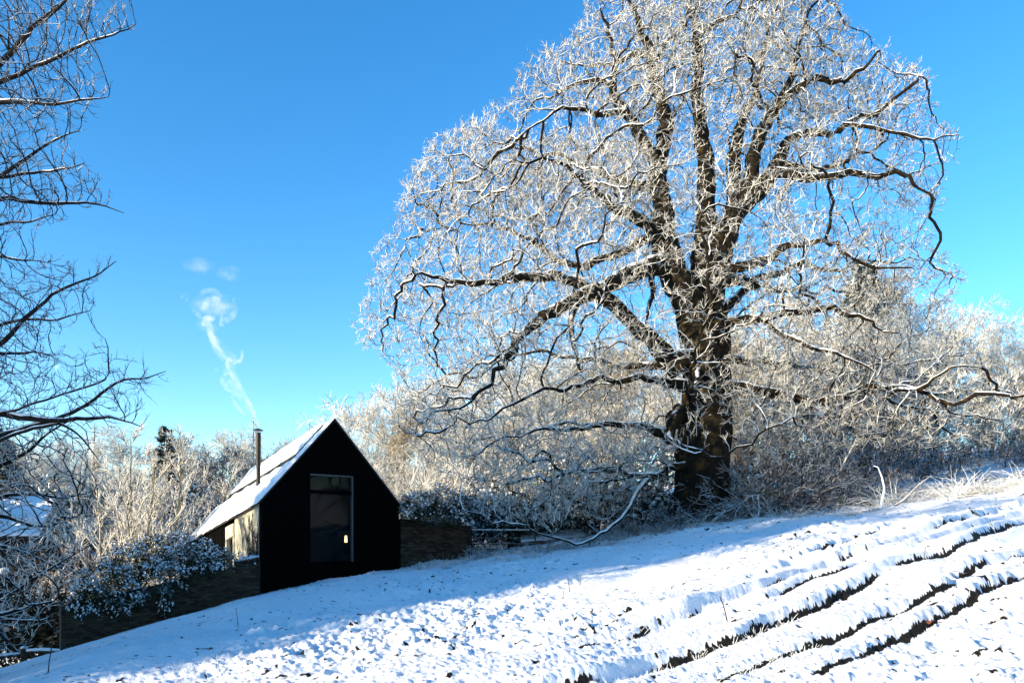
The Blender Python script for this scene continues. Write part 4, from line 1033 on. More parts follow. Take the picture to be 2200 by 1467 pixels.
# gable window
win = empty('window', (0, 0, 0)); win.parent = cab
mb = MB(); t_ = .035
mb.box(WX0 - .02, WX0 + .02, -.02, .16, WZ0, WZ1); mb.box(WX0 + .02, WX1 - .02, -.02, .16, WZ0 - .02, WZ0 + .02)
mb.build('frame', M_black, win)
mb = MB(); mb.box(WX1 - .02, WX1 + .02, -.028, .17, WZ0, WZ1); mb.box(WX0 + .02, WX1 - .02, -.028, .17, WZ1 - .02, WZ1 + .02)
mb.build('reveal', M_reveal, win)
mb = MB(); mb.box(WX0 + .02, WX1 - .02, .02, .15, 3.59, 3.72); mb.build('transom', M_black, win)
mb = MB(); mb.box(WX0 + .02, WX1 - .02, .105, .115, WZ0 + .02, 3.608); mb.build('pane', M_glass, win)
mb = MB(); mb.box(WX0 + .02, WX1 - .02, .105, .115, 3.732, WZ1 - .02); mb.build('pane', M_glass, win)
# the room behind the glass
mb = MB()
mb.box(.25, W_-.25, .3, 4.5, .25, .35); mb.box(.2, .28, .22, 4.5, .3, 2.3); mb.box(W_-.28, W_-.2, .22, 4.5, .3, 2.3); mb.box(.2, W_-.2, 4.4, 4.5, .3, 2.1)
mb.build('room', M_room, cab)
lamp = empty('table_lamp', (A0[0] + GD[0]*3.42 + AD[0]*.50, A0[1] + GD[1]*3.42 + AD[1]*.50, ZB + 1.55)); tag(lamp, 'small lit lamp glowing low inside the right side of the gable window', 'lamp')
mb = MB(); mb.tube([(0,0,.30),(0,0,.55)], [.055,.04], 10); mb.build('lamp_shade', M_lamp, lamp)
mb = MB(); mb.tube([(0,0,-1.22),(0,0,-.4),(0,0,.30)], [.02,.015,.012], 8); mb.tube([(0,0,-1.22),(0,0,-1.19)], [.14,.14], 14); mb.build('lamp_stand', M_black, lamp)
pot = empty('round_pot', (A0[0] + GD[0]*3.36 + AD[0]*.38, A0[1] + GD[1]*3.36 + AD[1]*.38, ZB + .35)); tag(pot, 'small round dark pot on a stand inside the lower right corner of the window', 'pot')
mb = MB(); zz = np.linspace(0, 1, 9); mb.tube([(0,0,.78+.26*z) for z in zz], [.05+.10*math.sin(math.pi*(.12+.76*z)) for z in zz], 14); mb.build('pot_body', M_flue, pot)
mb = MB(); mb.tube([(0,0,0),(0,0,.78)], [.09,.07], 10); mb.build('stand', M_black, pot)
# flue
def flue():
    # stands on the sunny roof slope, near the gable
    best = None
    ct, st = GD, AD
    for x in np.linspace(.1, 2.5, 60):
        for y in np.linspace(.1, 3, 60):
            w = np.array([A0[0] + GD[0]*x + AD[0]*y, A0[1] + GD[1]*x + AD[1]*y, ZB + roofz(x, y)])
            d = (CX + F*w[0]/w[1] - 555)**2 + (HY - F*w[2]/w[1] - 1054)**2
            if best is None or d < best[0]: best = (d, x, y, w)
    _, x, y, w = best
    ztop = (HY - 922) / F * w[1] - ZB; zb = roofz(x, y)
    fl = empty('flue', (x, y, 0)); fl.parent = cab
    mb = MB(); mb.tube([(0,0,zb-.15),(0,0,zb+.95)], [.075,.075], 16); mb.build('lower_pipe', M_flue, fl, False)
    mb = MB(); mb.tube([(0,0,zb+.93),(0,0,ztop-.12)], [.092,.092], 16); mb.build('upper_pipe', M_flue, fl)
    mb = MB(); mb.tube([(0,0,zb+.22),(0,0,zb+.27)], [.15,.10], 16); mb.build('flashing_collar', M_reveal, fl)
    mb = MB(); mb.tube([(0,0,ztop-.05),(0,0,ztop-.02),(0,0,ztop+.03)], [.19,.17,.03], 18)
    for a in range(3): mb.tube([(.075*math.cos(a*2.1),.075*math.sin(a*2.1),ztop-.14),(.12*math.cos(a*2.1),.12*math.sin(a*2.1),ztop-.04)], [.012,.012], 5)
    mb.build('cap', M_flue, fl)
    return np.array([A0[0] + GD[0]*x + AD[0]*y, A0[1] + GD[1]*x + AD[1]*y, ZB + ztop])
FLUE_TOP = flue()

# bare climber on the pale boards beside the corner
rng = np.random.default_rng(61)
cl = empty('climbing_plant', (A0[0] - .07, A0[1] + .1, fz(A0[0] - .1, A0[1]))); tag(cl, 'bare climbing plant on the sunlit pale boards beside the cabin corner', 'plant')
n0 = 20
S = np.zeros((n0, 3)); yl = .1 + .95 * rng.random(n0) ** 1.6
for i in range(n0): S[i] = (GD[0]*-.05 + AD[0]*yl[i], GD[1]*-.05 + AD[1]*yl[i], -.3)
ax2 = np.array([AD[0], AD[1], 0]); out2 = np.array([-GD[0], -GD[1], 0])
def onwall(P, rng):
    d = (P @ out2); P = P + out2 * (0.06 - d + 0.04 * rng.random(d.shape))[..., None]; al = P @ ax2; return P + ax2 * (np.abs(al - .02) + .02 - al)[..., None]
D = nrm(np.array([0, 0, 1.0]) + ax2 * rng.normal(0, .12, n0)[:, None])
P0, R0 = grow(rng, S, D, rng.uniform(1.6, 3.3, n0), 10, .12, .05, .022, .008); P0 = onwall(P0, rng)
S, D, r, t = spawn(rng, P0, R0, 9, .15, 1.0); P1, R1 = grow(rng, S, D, rng.uniform(.2, .6, len(S)), 4, .25, .0, .014, .006); P1 = onwall(P1, rng)
a = flat(P0, R0); V, Q = tubes(a[0], a[1], a[2], 5); obj('stems', mesh_np('climber_stems', V, Q, M_wood_dark, True), cl)
a = flat(P1, R1); V, Q = tubes(a[0], a[1], a[2], 3); obj('twigs', mesh_np('climber_twigs', V, Q, M_wood_dark, True), cl)

# ------------------------------------------------------------------ brick walls
def brick_wall(name, label, p0, p1, top0, top1, depth, seed, course=.075, blen=.225, coping=0):
    """p0,p1 plan ends; top0/top1 world heights; runs down below the snow"""
    rng = np.random.default_rng(seed)
    p0 = np.array(p0, float); p1 = np.array(p1, float); e = p1 - p0; L = np.hypot(*e); e /= L
    zmin = min(fz(*p0), fz(*p1)) - .4
    root = empty(name, (p0[0], p0[1], zmin), math.atan2(e[1], e[0])); tag(root, label, 'wall')
    topz = lambda s: (top0 + (top1 - top0) * s / L) - zmin
    footz = lambda s: fz(*(p0 + e * s)) - zmin - .25
    mb = MB(); mb.hexa([(0,.012,0),(L,.012,0),(L,depth,0),(0,depth,0),(0,.012,topz(0)-.03),(L,.012,topz(L)-.03),(L,depth,topz(L)-.03),(0,depth,topz(0)-.03)]); mb.build('wall_core', M_mortar, root)
    shared = []
    for v in range(12):
        w, h, j = blen - .012 + rng.uniform(-.012, .006), course - .012 + rng.uniform(-.008, .004), rng.uniform(-.004, .004, (8, 3))
        q = np.array([(0,0,0),(w,0,0),(w,.1,0),(0,.1,0),(0,0,h),(w,0,h),(w,.1,h),(0,.1,h)]) + j
        m_ = MB(); m_.hexa(q); shared.append((m_.mesh('brick_mesh', M_brick[v % 4]), q))
    cnt = 0; rest = MB(); cand = []
    nrow = int((max(topz(0), topz(L))) / course) + 1
    for r_ in range(nrow):
        z = r_ * course; s = -(blen / 2) * (r_ % 2)
        while s < L:
            sc = s + blen / 2
            if s >= -.01 and s + blen <= L + .04 and z + course < topz(sc) + .01 and z > footz(sc): cand.append((s, z))
            elif s < -.01 and z + course < topz(0) + .01 and z > footz(0): cand.append((0, z, .5))
            s += blen
    order = rng.permutation(len(cand))
    for k_ in order:
        c = cand[k_]; me, q = shared[int(rng.integers(12))]
        sx = c[2] if len(c) > 2 else 1.0; dy = rng.uniform(-.010, .004)
        if cnt < 290:
            o = obj('brick', me, root, (c[0] + .006, dy, c[1] + rng.uniform(-.004, .004))); o.scale = (sx * .95 if sx < 1 else 1, 1, 1); cnt += 1
        else: rest.hexa(q * np.array([sx, 1, 1]) + np.array([c[0] + .006, dy, c[1]]))
    if rest.n: tag(rest.build('bricks', M_brick[1], root), kind='stuff')
    # end face seen from the side
    for s in range(coping):
        m_ = MB(); x = L - .10 - s * .085
        x = s * .085; zz = topz(x) - .03
        m_.hexa([(x,-.02,zz),(x+.07,-.02,zz),(x+.07,depth+.02,zz),(x,depth+.02,zz),(x-.02,-.02,zz+.2),(x+.05,-.02,zz+.2),(x+.05,depth+.02,zz+.2),(x-.02,depth+.02,zz+.2)])
        c = m_.build('coping_brick', M_brick[0], root)
        m_ = MB(); m_.hexa([(x-.02,-.03,zz+.202),(x+.045,-.03,zz+.202),(x+.045,depth+.03,zz+.202),(x-.02,depth+.03,zz+.202),(x-.012,-.01,zz+.25),(x+.035,-.01,zz+.25),(x+.035,depth,zz+.25),(x-.012,depth,zz+.25)])
        m_.build('coping_snow', M_snow, c)
    return root
e_left = A0 - GD * 5.93
zt0 = (HY - 1302) / F * e_left[1]; zt1 = (HY - 1205) / F * 25.9
wl_ = brick_wall('brick_wall', 'long old brick wall running left from the cabin, half buried in snowy ivy', e_left, A0 - GD * .03, zt0, zt1, .33, 301)
# brick-on-edge coping next to the cabin
zc = zt1 - .02
mbk = []
for s in range(8):
    pc = A0 - GD * (.08 + s * .095); ang = math.atan2(GD[1], GD[0])
    m_ = MB(); m_.hexa([(-.035,-.02,-.02),(.035,-.02,-.02),(.035,.36,-.02),(-.035,.36,-.02),(-.075,-.02,.15),(-.005,-.02,.15),(-.005,.36,.15),(-.075,.36,.15)])
    me = m_.mesh('coping_brick', M_brick[0])
    inv = wl_.matrix_basis.inverted() if False else None
    lx = 5.90 - .05 - s * .095; base_z = (zt0 + (zt1 - zt0) * lx / 5.9) - wl_.location.z
    o = obj('coping_brick', me, wl_, (lx, -.0, base_z))
    m_ = MB(); m_.hexa([(-.08,-.03,.152),(-.01,-.03,.152),(-.01,.37,.152),(-.08,.37,.152),(-.07,0,.20),(-.02,0,.20),(-.02,.35,.20),(-.07,.35,.20)])
    obj('coping_snow', m_.mesh('coping_snow', M_snow), o)
pr0 = A0 + GD * (W_ + .04) + np.array([0, .25]); pr1 = A0 + GD * (W_ + 3.30) + np.array([0, .25])
zr0 = (HY - 1112) / F * pr0[1]; zr1 = (HY - 1128) / F * pr1[1]
brick_wall('brick_wall', 'short square brick wall between the cabin and the field gate, capped by a snowy evergreen', pr0, pr1, zr0, zr1, .35, 302)

# ------------------------------------------------------------------ evergreens: leaf sprays with snow lying on them
def evergreen(name, label, blobs, n, seed, leaf=.07, mat=M_leaf, cascade=0.0, cat='shrub', snow_n=0.35, group=None, stems=True):
    """blobs: (centre xyz, radii xyz, weight)"""
    rng = np.random.default_rng(seed)
    c0 = np.array(blobs[0][0]); base = np.array([c0[0], c0[1], min(b_[0][2] - b_[1][2] for b_ in blobs)])
    root = empty(name, base); tag(root, label, cat, group)
    C = np.array([b_[0] for b_ in blobs], float); Rr = np.array([b_[1] for b_ in blobs], float); w = np.array([b_[2] for b_ in blobs], float); w /= w.sum()
    k = rng.choice(len(blobs), n, p=w)
    d = nrm(rng.normal(0, 1, (n, 3))); rad = rng.uniform(.55, 1.05, n) ** .6
    lump = .5 + 1.0 * fbm(d[:, 0] * 3.0 + k * 3.1, d[:, 2] * 3.0 + d[:, 1] * 1.7, 3)
    S = C[k] + d * Rr[k] * (rad * lump)[:, None]
    # each spray: an outward, slightly drooping twig carrying leaves
    D = nrm(d * np.array([1, 1, .5]) + rng.normal(0, .45, (n, 3)) + np.array([0, 0, .15 - cascade]))
    P, R = grow(rng, S, D, rng.uniform(1.6, 3.4, n) * leaf * 1.6, 3, .18, -.10 - cascade * .5, leaf * .10, leaf * .05)
    a = flat(P, R); mb = MB(); V, Q = tubes(a[0], a[1], a[2], 3); mb.add(V - base, Q)
    m_ = 6
    s2, d2, r2, _ = spawn(rng, P, R, m_, .1, 1.1); d2 = nrm(d2 + np.array([0, 0, -.05])); q = len(s2)
    ln = leaf * rng.uniform(.7, 1.25, q)[:, None]; up_ = nrm(np.array([0, 0, 1.0]) + rng.normal(0, .5, (q, 3)))
    sd = nrm(np.cross(d2, up_)); wd = ln * .26; nn = np.cross(sd, d2)
    V = np.stack([s2, s2 + d2 * ln * .5 + sd * wd + nn * ln * .06, s2 + d2 * ln, s2 + d2 * ln * .5 - sd * wd + nn * ln * .06], 1).reshape(-1, 3)
    mb.add(V - base, np.arange(len(V)).reshape(-1, 4))
    tag(mb.build('foliage', mat, root), kind='stuff')
    # cushions of snow on the outer upward sprays
    ok = (d[:, 2] > -.35) & (lump + .35 * (fbm(S[:, 0] * 3.1 + 5, S[:, 2] * 3.1 + S[:, 1], 2) - .5) * 2 > .98) & (rng.random(n) < snow_n * 3.4)
    ii = np.flatnonzero(ok)
    Pc = P[ii][:, 0:2].copy(); Pc[:, 0] = .5 * (P[ii][:, 0] + P[ii][:, 1]); Pc[..., 2] += leaf * .22
    Ks = len(ii)
    if Ks:
        st = Pc[:, 0]; en = st + (P[ii][:, 2] - st) * rng.uniform(.35, .8, Ks)[:, None]; en = en + np.array([0, 0, leaf * .12]); mid = .5 * (st + en) + np.array([0, 0, leaf * .22])
        PP = np.stack([st, mid * .6 + st * .4, mid, mid * .5 + en * .5, en], 1)
        RR = leaf * (rng.uniform(.22, .85, Ks) ** 1.3)[:, None] * np.array([.45, .95, 1.0, .9, .4])[None, :]
        V, Q = tubes(*flat(PP, RR), 5)
        tag(obj('snow', mesh_np('shrub_snow', V - base, Q, M_snow, True), root), kind='stuff')
    return root

def wpt(px, py, Y): return tuple(up(px, py, Y))
bl = []
for px, py, rx, rz, Y in [(230,1245,.75,.55,23.0),(290,1210,.9,.6,23.6),(350,1185,.95,.6,24.2),(405,1190,.85,.55,24.7),(455,1200,.6,.42,25.3),(500,1205,.5,.22,25.6),(190,1275,.5,.4,22.7),(330,1235,.9,.5,23.6),(420,1215,.7,.4,24.5),(255,1270,.6,.35,22.9)]:
    bl.append((wpt(px, py, Y + .15), (rx, .55, rz), rx * rz))
evergreen('ivy_hedge', 'big snow-laden ivy mound sprawling over the long brick wall left of the cabin', bl, 7000, 401, .046, cascade=.25, snow_n=.24)
# trailing ivy ends over the face of the wall
rng = np.random.default_rng(402)
bl = []
for px, py0, py1 in [(180,1270,1320),(205,1280,1315),(240,1285,1320),(270,1285,1315),(355,1250,1310),(360,1270,1305),(300,1280,1300),(160,1285,1310),(400,1235,1260)]:
    t_w = (px - 131) / (562 - 131); Yw = 22.2 + t_w * 3.6 - .22
    for q in np.linspace(0, 1, 4): bl.append((wpt(px - 6*q, py0 + (py1 - py0) * q, Yw), (.13, .08, .13), .1))
evergreen('ivy_trails', 'ivy strands loaded with snow trailing down the face of the long brick wall', bl, 800, 403, .042, cascade=.7, snow_n=.55, cat='plant')
bl = [(wpt(px, py, Y), (rx, .7, rz), rx * rz) for px, py, rx, rz, Y in [(905,1085,.75,.5,29.9),(955,1080,.85,.55,30.1),(990,1095,.5,.5,30.2),(930,1105,.9,.35,29.6),(880,1100,.4,.4,29.7),(975,1110,.5,.3,29.6)]]
evergreen('evergreen_shrub', 'dark evergreen shrub powdered with snow on the short brick wall right of the cabin', bl, 3400, 404, .05, snow_n=.26)
RH = [('rhododendron_bush', 'dark laurel bush with drooping snowy leaves just left of the oak trunk base', [(1380,1085,1.1,.9,32.6),(1430,1075,.9,1.0,32.8),(1400,1110,1.1,.6,32.2)]),
      ('rhododendron_bush', 'snowy laurel bush midway between the field gate and the oak trunk', [(1240,1070,1.1,.8,34),(1190,1090,.9,.6,33.6),(1290,1090,1.0,.7,33.4)]),
      ('rhododendron_bush', 'sunlit yellow-green laurel behind the low oak branches left of the trunk', [(1190,1030,1.0,.9,37),(1290,1010,1.3,1.0,38),(1400,1000,1.1,.9,37)]),
      ('rhododendron_bush', 'dark evergreen bush behind the field gate, snow on its crown', [(1050,1090,1.0,.8,35),(1100,1110,1.0,.7,34.5),(1010,1110,.7,.6,34.5)]),
      ('rhododendron_bush', 'small snowy laurel hard against the right side of the oak trunk base', [(1590,1050,.7,.7,31.6),(1625,1060,.6,.6,31.8)])]
for k, (nm, lab, bb) in enumerate(RH):
    bl = [(wpt(px, py, Y), (rx, .9, rz), rx * rz) for px, py, rx, rz, Y in bb]
    evergreen(nm, lab, bl, (900, 800, 900, 700, 400)[k], 410 + k, .13, snow_n=.16 if k != 2 else .3, mat=M_leaf if k == 2 else M_leaf_shaded)
for k, (x_, y_, z_, hh) in enumerate(DARKS):
    evergreen('holly_bush', ['dark holly in shade behind the ivy mound, second from the left','dark holly behind the tallest garden sapling','dark holly beside the neighbouring roof, leftmost of the garden hollies','dark holly behind the far end of the cabin roof','dark holly between the forked sapling and the wood'][k], [((x_, y_, z_ + hh*.5), (1.5, 1.2, hh*.55), 1), ((x_ + .9, y_, z_ + hh*.35), (1.2, 1.0, hh*.4), .6)], 600, 430 + k, .2, snow_n=.12)
bl = [(wpt(px, py, 35.5), (1.1, .9, .8), 1) for px, py in [(1015,1130),(1060,1120),(1110,1125),(1160,1118),(1210,1110),(1330,1105),(1380,1115),(1430,1115)]]
evergreen('laurel_hedge', 'dark laurel hedge in deep shade behind the gate and the low shed', bl, 1000, 440, .19, snow_n=.06, mat=M_leaf_shaded, cat='hedge')  # added dark mass that stands for the deep shade under the trees
# dark yew hedge in the sunken ground left of the wall end
bl = [(wpt(px, py, Y), (rx, 1.0, rz), rx * rz) for px, py, rx, rz, Y in [(60,1330,1.6,1.1,27),(-40,1330,1.6,1.3,26.5),(110,1350,1.0,.9,27),(20,1380,1.5,1.0,26),(140,1330,.8,.8,28)]]
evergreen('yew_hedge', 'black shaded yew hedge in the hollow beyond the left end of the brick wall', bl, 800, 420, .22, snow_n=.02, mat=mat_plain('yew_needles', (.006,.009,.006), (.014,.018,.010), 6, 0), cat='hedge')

# ------------------------------------------------------------------ gate, lean-to, fence, neighbour
g0 = np.array(at_px(1013, 32.0)); g1 = np.array(at_px(1150, 32.6)); ge = g1 - g0; gl_ = np.hypot(*ge); ge /= gl_
gzb = fz(*(g0)) - .02
gate = empty('field_gate', (g0[0], g0[1], gzb), math.atan2(ge[1], ge[0])); tag(gate, 'five-bar field gate with snow along its top rail beside the short brick wall', 'gate')
for k, h in enumerate([.12, .34, .56, .80, 1.12]):
    mb = MB(); mb.tube([(0, 0, h), (gl_ / 2, .0, h - .01), (gl_, 0, h)], [.024] * 3, 8); rl = mb.build('rail', M_galv, gate)
    if k == 4:
        mb = MB(); mb.tube([(0, 0, h + .03), (gl_ / 2, 0, h + .022), (gl_, 0, h + .03)], [.022] * 3, 6); mb.build('rail_snow', M_snow, rl, True)
for x in (0, gl_ * .5, gl_):
    mb = MB(); mb.box(x - .02, x + .02, -.03, .03, .06, 1.16); mb.build('stile', M_galv, gate)
mb = MB(); mb.tube([(.02, .03, .14), (gl_ * .5, .03, 1.1)], [.02, .02], 6); mb.build('brace', M_galv, gate)
gp = empty('gate_post', (g0[0] - .12, g0[1] + .02, gzb)); tag(gp, 'square dark gate post capped with snow at the end of the short wall', 'post')
mb = MB(); mb.box(-.08, .08, -.08, .08, -.4, 1.32); mb.build('post_shaft', M_wood_dark, gp)
mb = MB(); u = np.linspace(0, 1, 6); mb.tube([(0,0,1.322 + .16 * t) for t in u], [.085 * math.sqrt(max(1 - t * t, .01)) for t in u], 8); mb.build('snow_cap', M_snow, gp, True)
# low rusty shed roof with snow
sx0, sy0 = at_px(1118, 33.6); sx1, sy1 = at_px(1262, 34.2)
sz0 = (HY - 1150) / F * 33.6; sz1 = (HY - 1137) / F * 34.2
shed = empty('low_shed', (sx0, sy0, fz(sx0, sy0))); tag(shed, 'low rust-brown shed with a snow-covered tilted roof behind the gate, left of the oak', 'shed')
zb0 = fz(sx0, sy0); w = sx1 - sx0
mb = MB(); mb.hexa([(0,0,-.3),(w,.3,-.3),(w,1.9,-.3),(0,1.6,-.3),(0,0,sz0-zb0-.30),(w,.3,sz1-zb0-.22),(w,1.9,sz1-zb0+.05),(0,1.6,sz0-zb0-.05)]); mb.build('shed_wall', M_rust, shed)
n_ = 12
for i in range(n_):
    a, b_ = i / n_, (i + 1) / n_ - .006
    z = lambda t: sz0 - zb0 + (sz1 - sz0) * t
    mb = MB(); mb.hexa([(w*a,-.12+.3*a,z(a)-.34),(w*b_,-.12+.3*b_,z(b_)-.34),(w*b_,1.9+.3*b_,z(b_)-.02),(w*a,1.9+.3*a,z(a)-.02),(w*a,-.12+.3*a,z(a)-.30),(w*b_,-.12+.3*b_,z(b_)-.30),(w*b_,1.9+.3*b_,z(b_)+.02),(w*a,1.9+.3*a,z(a)+.02)])
    mb.build('roof_sheet', M_rust, shed)
nx, ny = 30, 16; U, Vv = np.meshgrid(np.linspace(.01, .98, nx), np.linspace(0, 1, ny), indexing='ij')
hole = sstep(.66, .72, fbm(U * 7 + 2, Vv * 5 + 8, 2))
Z = sz0 - zb0 + (sz1 - sz0) * U - .295 + .32 * Vv + .09 * np.clip(np.minimum(np.minimum(U, 1 - U) * 14, np.minimum(Vv, 1 - Vv) * 7), 0, 1) ** .5 * (1 - hole) * (.6 + .8 * fbm(U * 6, Vv * 5, 2)) - .03 * hole
V = np.stack([w * U, -.14 + .3 * U + 2.0 * Vv, Z], -1).reshape(-1, 3); i, j = np.meshgrid(np.arange(nx - 1), np.arange(ny - 1), indexing='ij')
obj('shed_snow', mesh_np('shed_snow', V, np.stack([i*ny+j,(i+1)*ny+j,(i+1)*ny+j+1,i*ny+j+1], -1).reshape(-1, 4), M_snow, True), shed)
# dark board fence behind the shed
f0 = at_px(1090, 36); f1 = at_px(1290, 36)
bf = empty('board_fence', (f0[0], f0[1], fz(*f0))); tag(bf, 'dark board fence with a thin line of snow on top, behind the low shed', 'fence')
topf = (HY - 1112) / F * 36 - fz(*f0); nb = 26; wb = (f1[0] - f0[0]) / nb
for i in range(nb):
    mb = MB(); mb.box(i * wb, (i + 1) * wb - .012, rg.uniform(0, .012), .03, -.4, topf + rg.uniform(-.015, .01)); mb.build('board', M_wood_dark, bf)
mb = MB(); mb.box(0, nb * wb, -.02, .05, topf + .012, topf + .05); mb.build('capping_snow', M_snow, bf)
# post-and-rail fence at the bottom left
pf = [(-40, 1420), (22, 1412), (52, 1403), (118, 1398)]
fr0 = up(-60, 1418, 20.5); 
fence = empty('rail_fence', (fr0[0], fr0[1], fr0[2] - 1.0)); tag(fence, 'snow-topped post and rail fence at the bottom left corner', 'fence')
for px, py, hh in [(-40, 1408, 1.0), (52, 1392, 1.1), (118, 1400, .9)]:
    t = up(px, py, 20.8) - np.array(fence.location)
    mb = MB(); mb.tube([t + np.array([0,0,-1.3]), t], [.085, .08], 10); p_ = mb.build('post', M_wood_dark, fence)
    mb = MB(); u = np.linspace(0, 1, 5); mb.tube([t + np.array([0,0,.005 + .07 * q]) for q in u], [.095 * math.sqrt(max(1 - q*q, .02)) for q in u], 10); mb.build('post_snow', M_snow, p_, True)
for (a, b_) in [((-60, 1420), (42, 1406)), ((58, 1400), (128, 1399)), ((-60, 1452), (20, 1440))]:
    A_ = up(a[0], a[1], 20.75) - np.array(fence.location); B_ = up(b_[0], b_[1], 20.75) - np.array(fence.location)
    mb = MB(); mb.tube([A_, .5 * (A_ + B_) + np.array([0,0,.02]), B_], [.05, .05, .045], 8); r_ = mb.build('rail', M_wood_dark, fence)
    mb = MB(); mb.tube([A_ + np.array([0,0,.05]), .5 * (A_ + B_) + np.array([0,0,.07]), B_ + np.array([0,0,.05])], [.042, .05, .03], 7); mb.build('rail_snow', M_snow, r_, True)
# neighbouring house with a snowy roof
nh = up(-60, 1150, 40.0)
nb_ = empty('brick_house', (nh[0], nh[1], fz(nh[0], nh[1]) - .4)); tag(nb_, 'neighbouring low house with a snowy roof half hidden by branches at the left edge', 'house')
zr = lambda py: (HY - py) / F * 40 - (fz(nh[0], nh[1]) - .4)
x1_ = (95 + 60) / F * 40
mb = MB(); mb.box(-5, x1_ - .5, 0, 5, -.5, zr(1155)); mb.build('wall', M_brick[2], nb_)
mb = MB(); mb.hexa([(-5.2,-.4,zr(1156)),(x1_,-.4,zr(1156)),(x1_-.9,2.5,zr(1070)),(-5.2,2.5,zr(1070)),(-5.2,-.4,zr(1156)+.12),(x1_,-.4,zr(1156)+.12),(x1_-.9,2.5,zr(1070)+.12),(-5.2,2.5,zr(1070)+.12)]); rf = mb.build('roof', M_blackroof, nb_)
mb = MB(); mb.hexa([(-5.25,-.45,zr(1156)+.122),(x1_+.02,-.45,zr(1156)+.122),(x1_-.88,2.52,zr(1070)+.122),(-5.2,2.52,zr(1070)+.122),(-5.25,-.42,zr(1156)+.24),(x1_,-.42,zr(1156)+.24),(x1_-.9,2.5,zr(1070)+.24),(-5.2,2.5,zr(1070)+.24)]); mb.build('roof_snow', M_snow, rf)
for k, x in enumerate((-1.6, .6)):
    mb = MB(); mb.box(x, x + .9, -.03, .02, 1.0, 2.1); wv = mb.build('window', M_render, nb_)
    mb = MB(); mb.box(x + .07, x + .42, -.04, -.032, 1.07, 2.03); mb.box(x + .48, x + .83, -.04, -.032, 1.07, 2.03); mb.build('pane', M_glass, wv)

# ------------------------------------------------------------------ brambles, long grass, stalks along the field edge
BR = [proto_bush(501, 1.6, 26, M_bramble, .010, 1.3, 5, 4, -.10, .012), proto_bush(502, 1.6, 30, M_bramble, .010, 1.0, 5, 4, -.16, .012), proto_bush(503, 1.8, 24, M_stalk, .010, .9, 5, 4, -.06, .014)]
k = 0
for px, ptop, Y, lab, grp in ([(px, 1172 + (px % 37) * .4 - (px - 1040) * .12, 29.4, 'dry brambles in front of gate and shed', 'brambles by the gate') for px in range(1050, 1330, 40)] +
        [(px, 1085 - (px % 31) * .4, 29.6, 'frosted brambles at the foot of the oak trunk', 'brambles at the foot of the oak') for px in range(1340, 1600, 38)] +
        [(px, 1000 - (px % 41) * .8, 29.8, 'tangled frosty brambles right of the oak trunk', 'brambles right of the oak') for px in range(1590, 1880, 30)] +
        [(px, 985 + (px % 29) * .8, 31.5, 'frosted brambles under the long low oak limb', 'brambles under the low oak limb') for px in range(1620, 1900, 46)] +
        [(px, 1040 - (px - 1900) * .12, 33, 'small frosted bushes on the bank beyond the long grass', 'bushes on the far bank') for px in range(1900, 2240, 42)]):
    x, y = at_px(px + RB.uniform(-9, 9), Y * RB.uniform(.985, 1.02)); h = max(.6, (HY - ptop - RB.uniform(-10, 10)) / F * y - fz(x, y))
    ordered(place('b', BR[k % 3], x, y, h, RB.uniform(0, 6), 'bramble_bush', lab, 'bush', grp, ('stems', 'twigs'), 0.0), lab); k += 1

def tuft_proto(seed, n=60, h=.8, mat=M_grass, r=.007, spread=.7, droop=-.16):
    rng = np.random.default_rng(seed); S = np.zeros((n, 3)); S[:, :2] = rng.normal(0, .10, (n, 2)); S[:, 2] = -.05
    D = nrm(np.stack([rng.normal(0.25, spread, n), rng.normal(0, spread, n), np.ones(n)], -1))
    P, R = grow(rng, S, D, h * rng.uniform(.6, 1.3, n), 7, .06, droop, r, r * .4)
    a = flat(P, R); V, Q = tubes(a[0], a[1], a[2], 3); return mesh_np('grass_blades', V, Q, mat, True)
TUD = [tuft_proto(604, 30, .8, M_bramble, .006, .9, -.10), tuft_proto(605, 24, 1.0, M_bramble, .006, .7, -.06)]
TU = [tuft_proto(601, 34, .8, r=.010), tuft_proto(602, 30, 1.1, r=.011, droop=-.22), tuft_proto(603, 40, .7, M_stalk)]
k = 0
for i in range(34):
    px = 1880 + i * 11.2 + RB.uniform(-8, 8); py = np.interp(px, [1880, 1960, 2060, 2200, 2260], [1094, 1082, 1070, 1048, 1040]) - RB.uniform(0, 14)
    w2 = hit(px, py); s = RB.uniform(.6, 1.25)
    o = obj('grass_clump', TU[k % 2], None, (w2[0], w2[1], gz(*w2))); o.scale = (s, s, s); o.rotation_euler = (0, 0, RB.uniform(-.9, .9)); k += 1
    ordered(tag(o, 'x', 'grass clump', 'long grass at the right field edge'), 'bent frosted grass clumps ' + ('just right of the white stem' if px < 1990 else 'midway along the right bank' if px < 2105 else 'at the right bank end'))
for i in range(64):
    px = 900 + i * 15.6 + RB.uniform(-9, 9); py = np.interp(px, [880, 1000, 1100, 1300, 1500, 1700, 1900], [1222, 1212, 1200, 1166, 1128, 1112, 1098]) + RB.uniform(-4, 6)
    w2 = hit(px, py); s = RB.uniform(.35, .8)
    o = obj('weed_clump', (TUD + TU[:1])[k % 3], None, (w2[0], w2[1], gz(*w2))); o.scale = (s, s, s); o.rotation_euler = (0, 0, RB.uniform(-3, 3)); k += 1
    ordered(tag(o, 'x', 'weed clump', 'dead weeds along the field edge'), 'dead weed clumps ' + next(z for e_, z in [(1010, 'below the short brick wall'), (1150, 'in front of the field gate'), (1300, 'in front of the low shed'), (1440, 'left of the oak trunk'), (1580, 'at the foot of the oak'), (1740, 'below the bramble thicket'), (9999, 'just left of the white stem')] if px < e_))
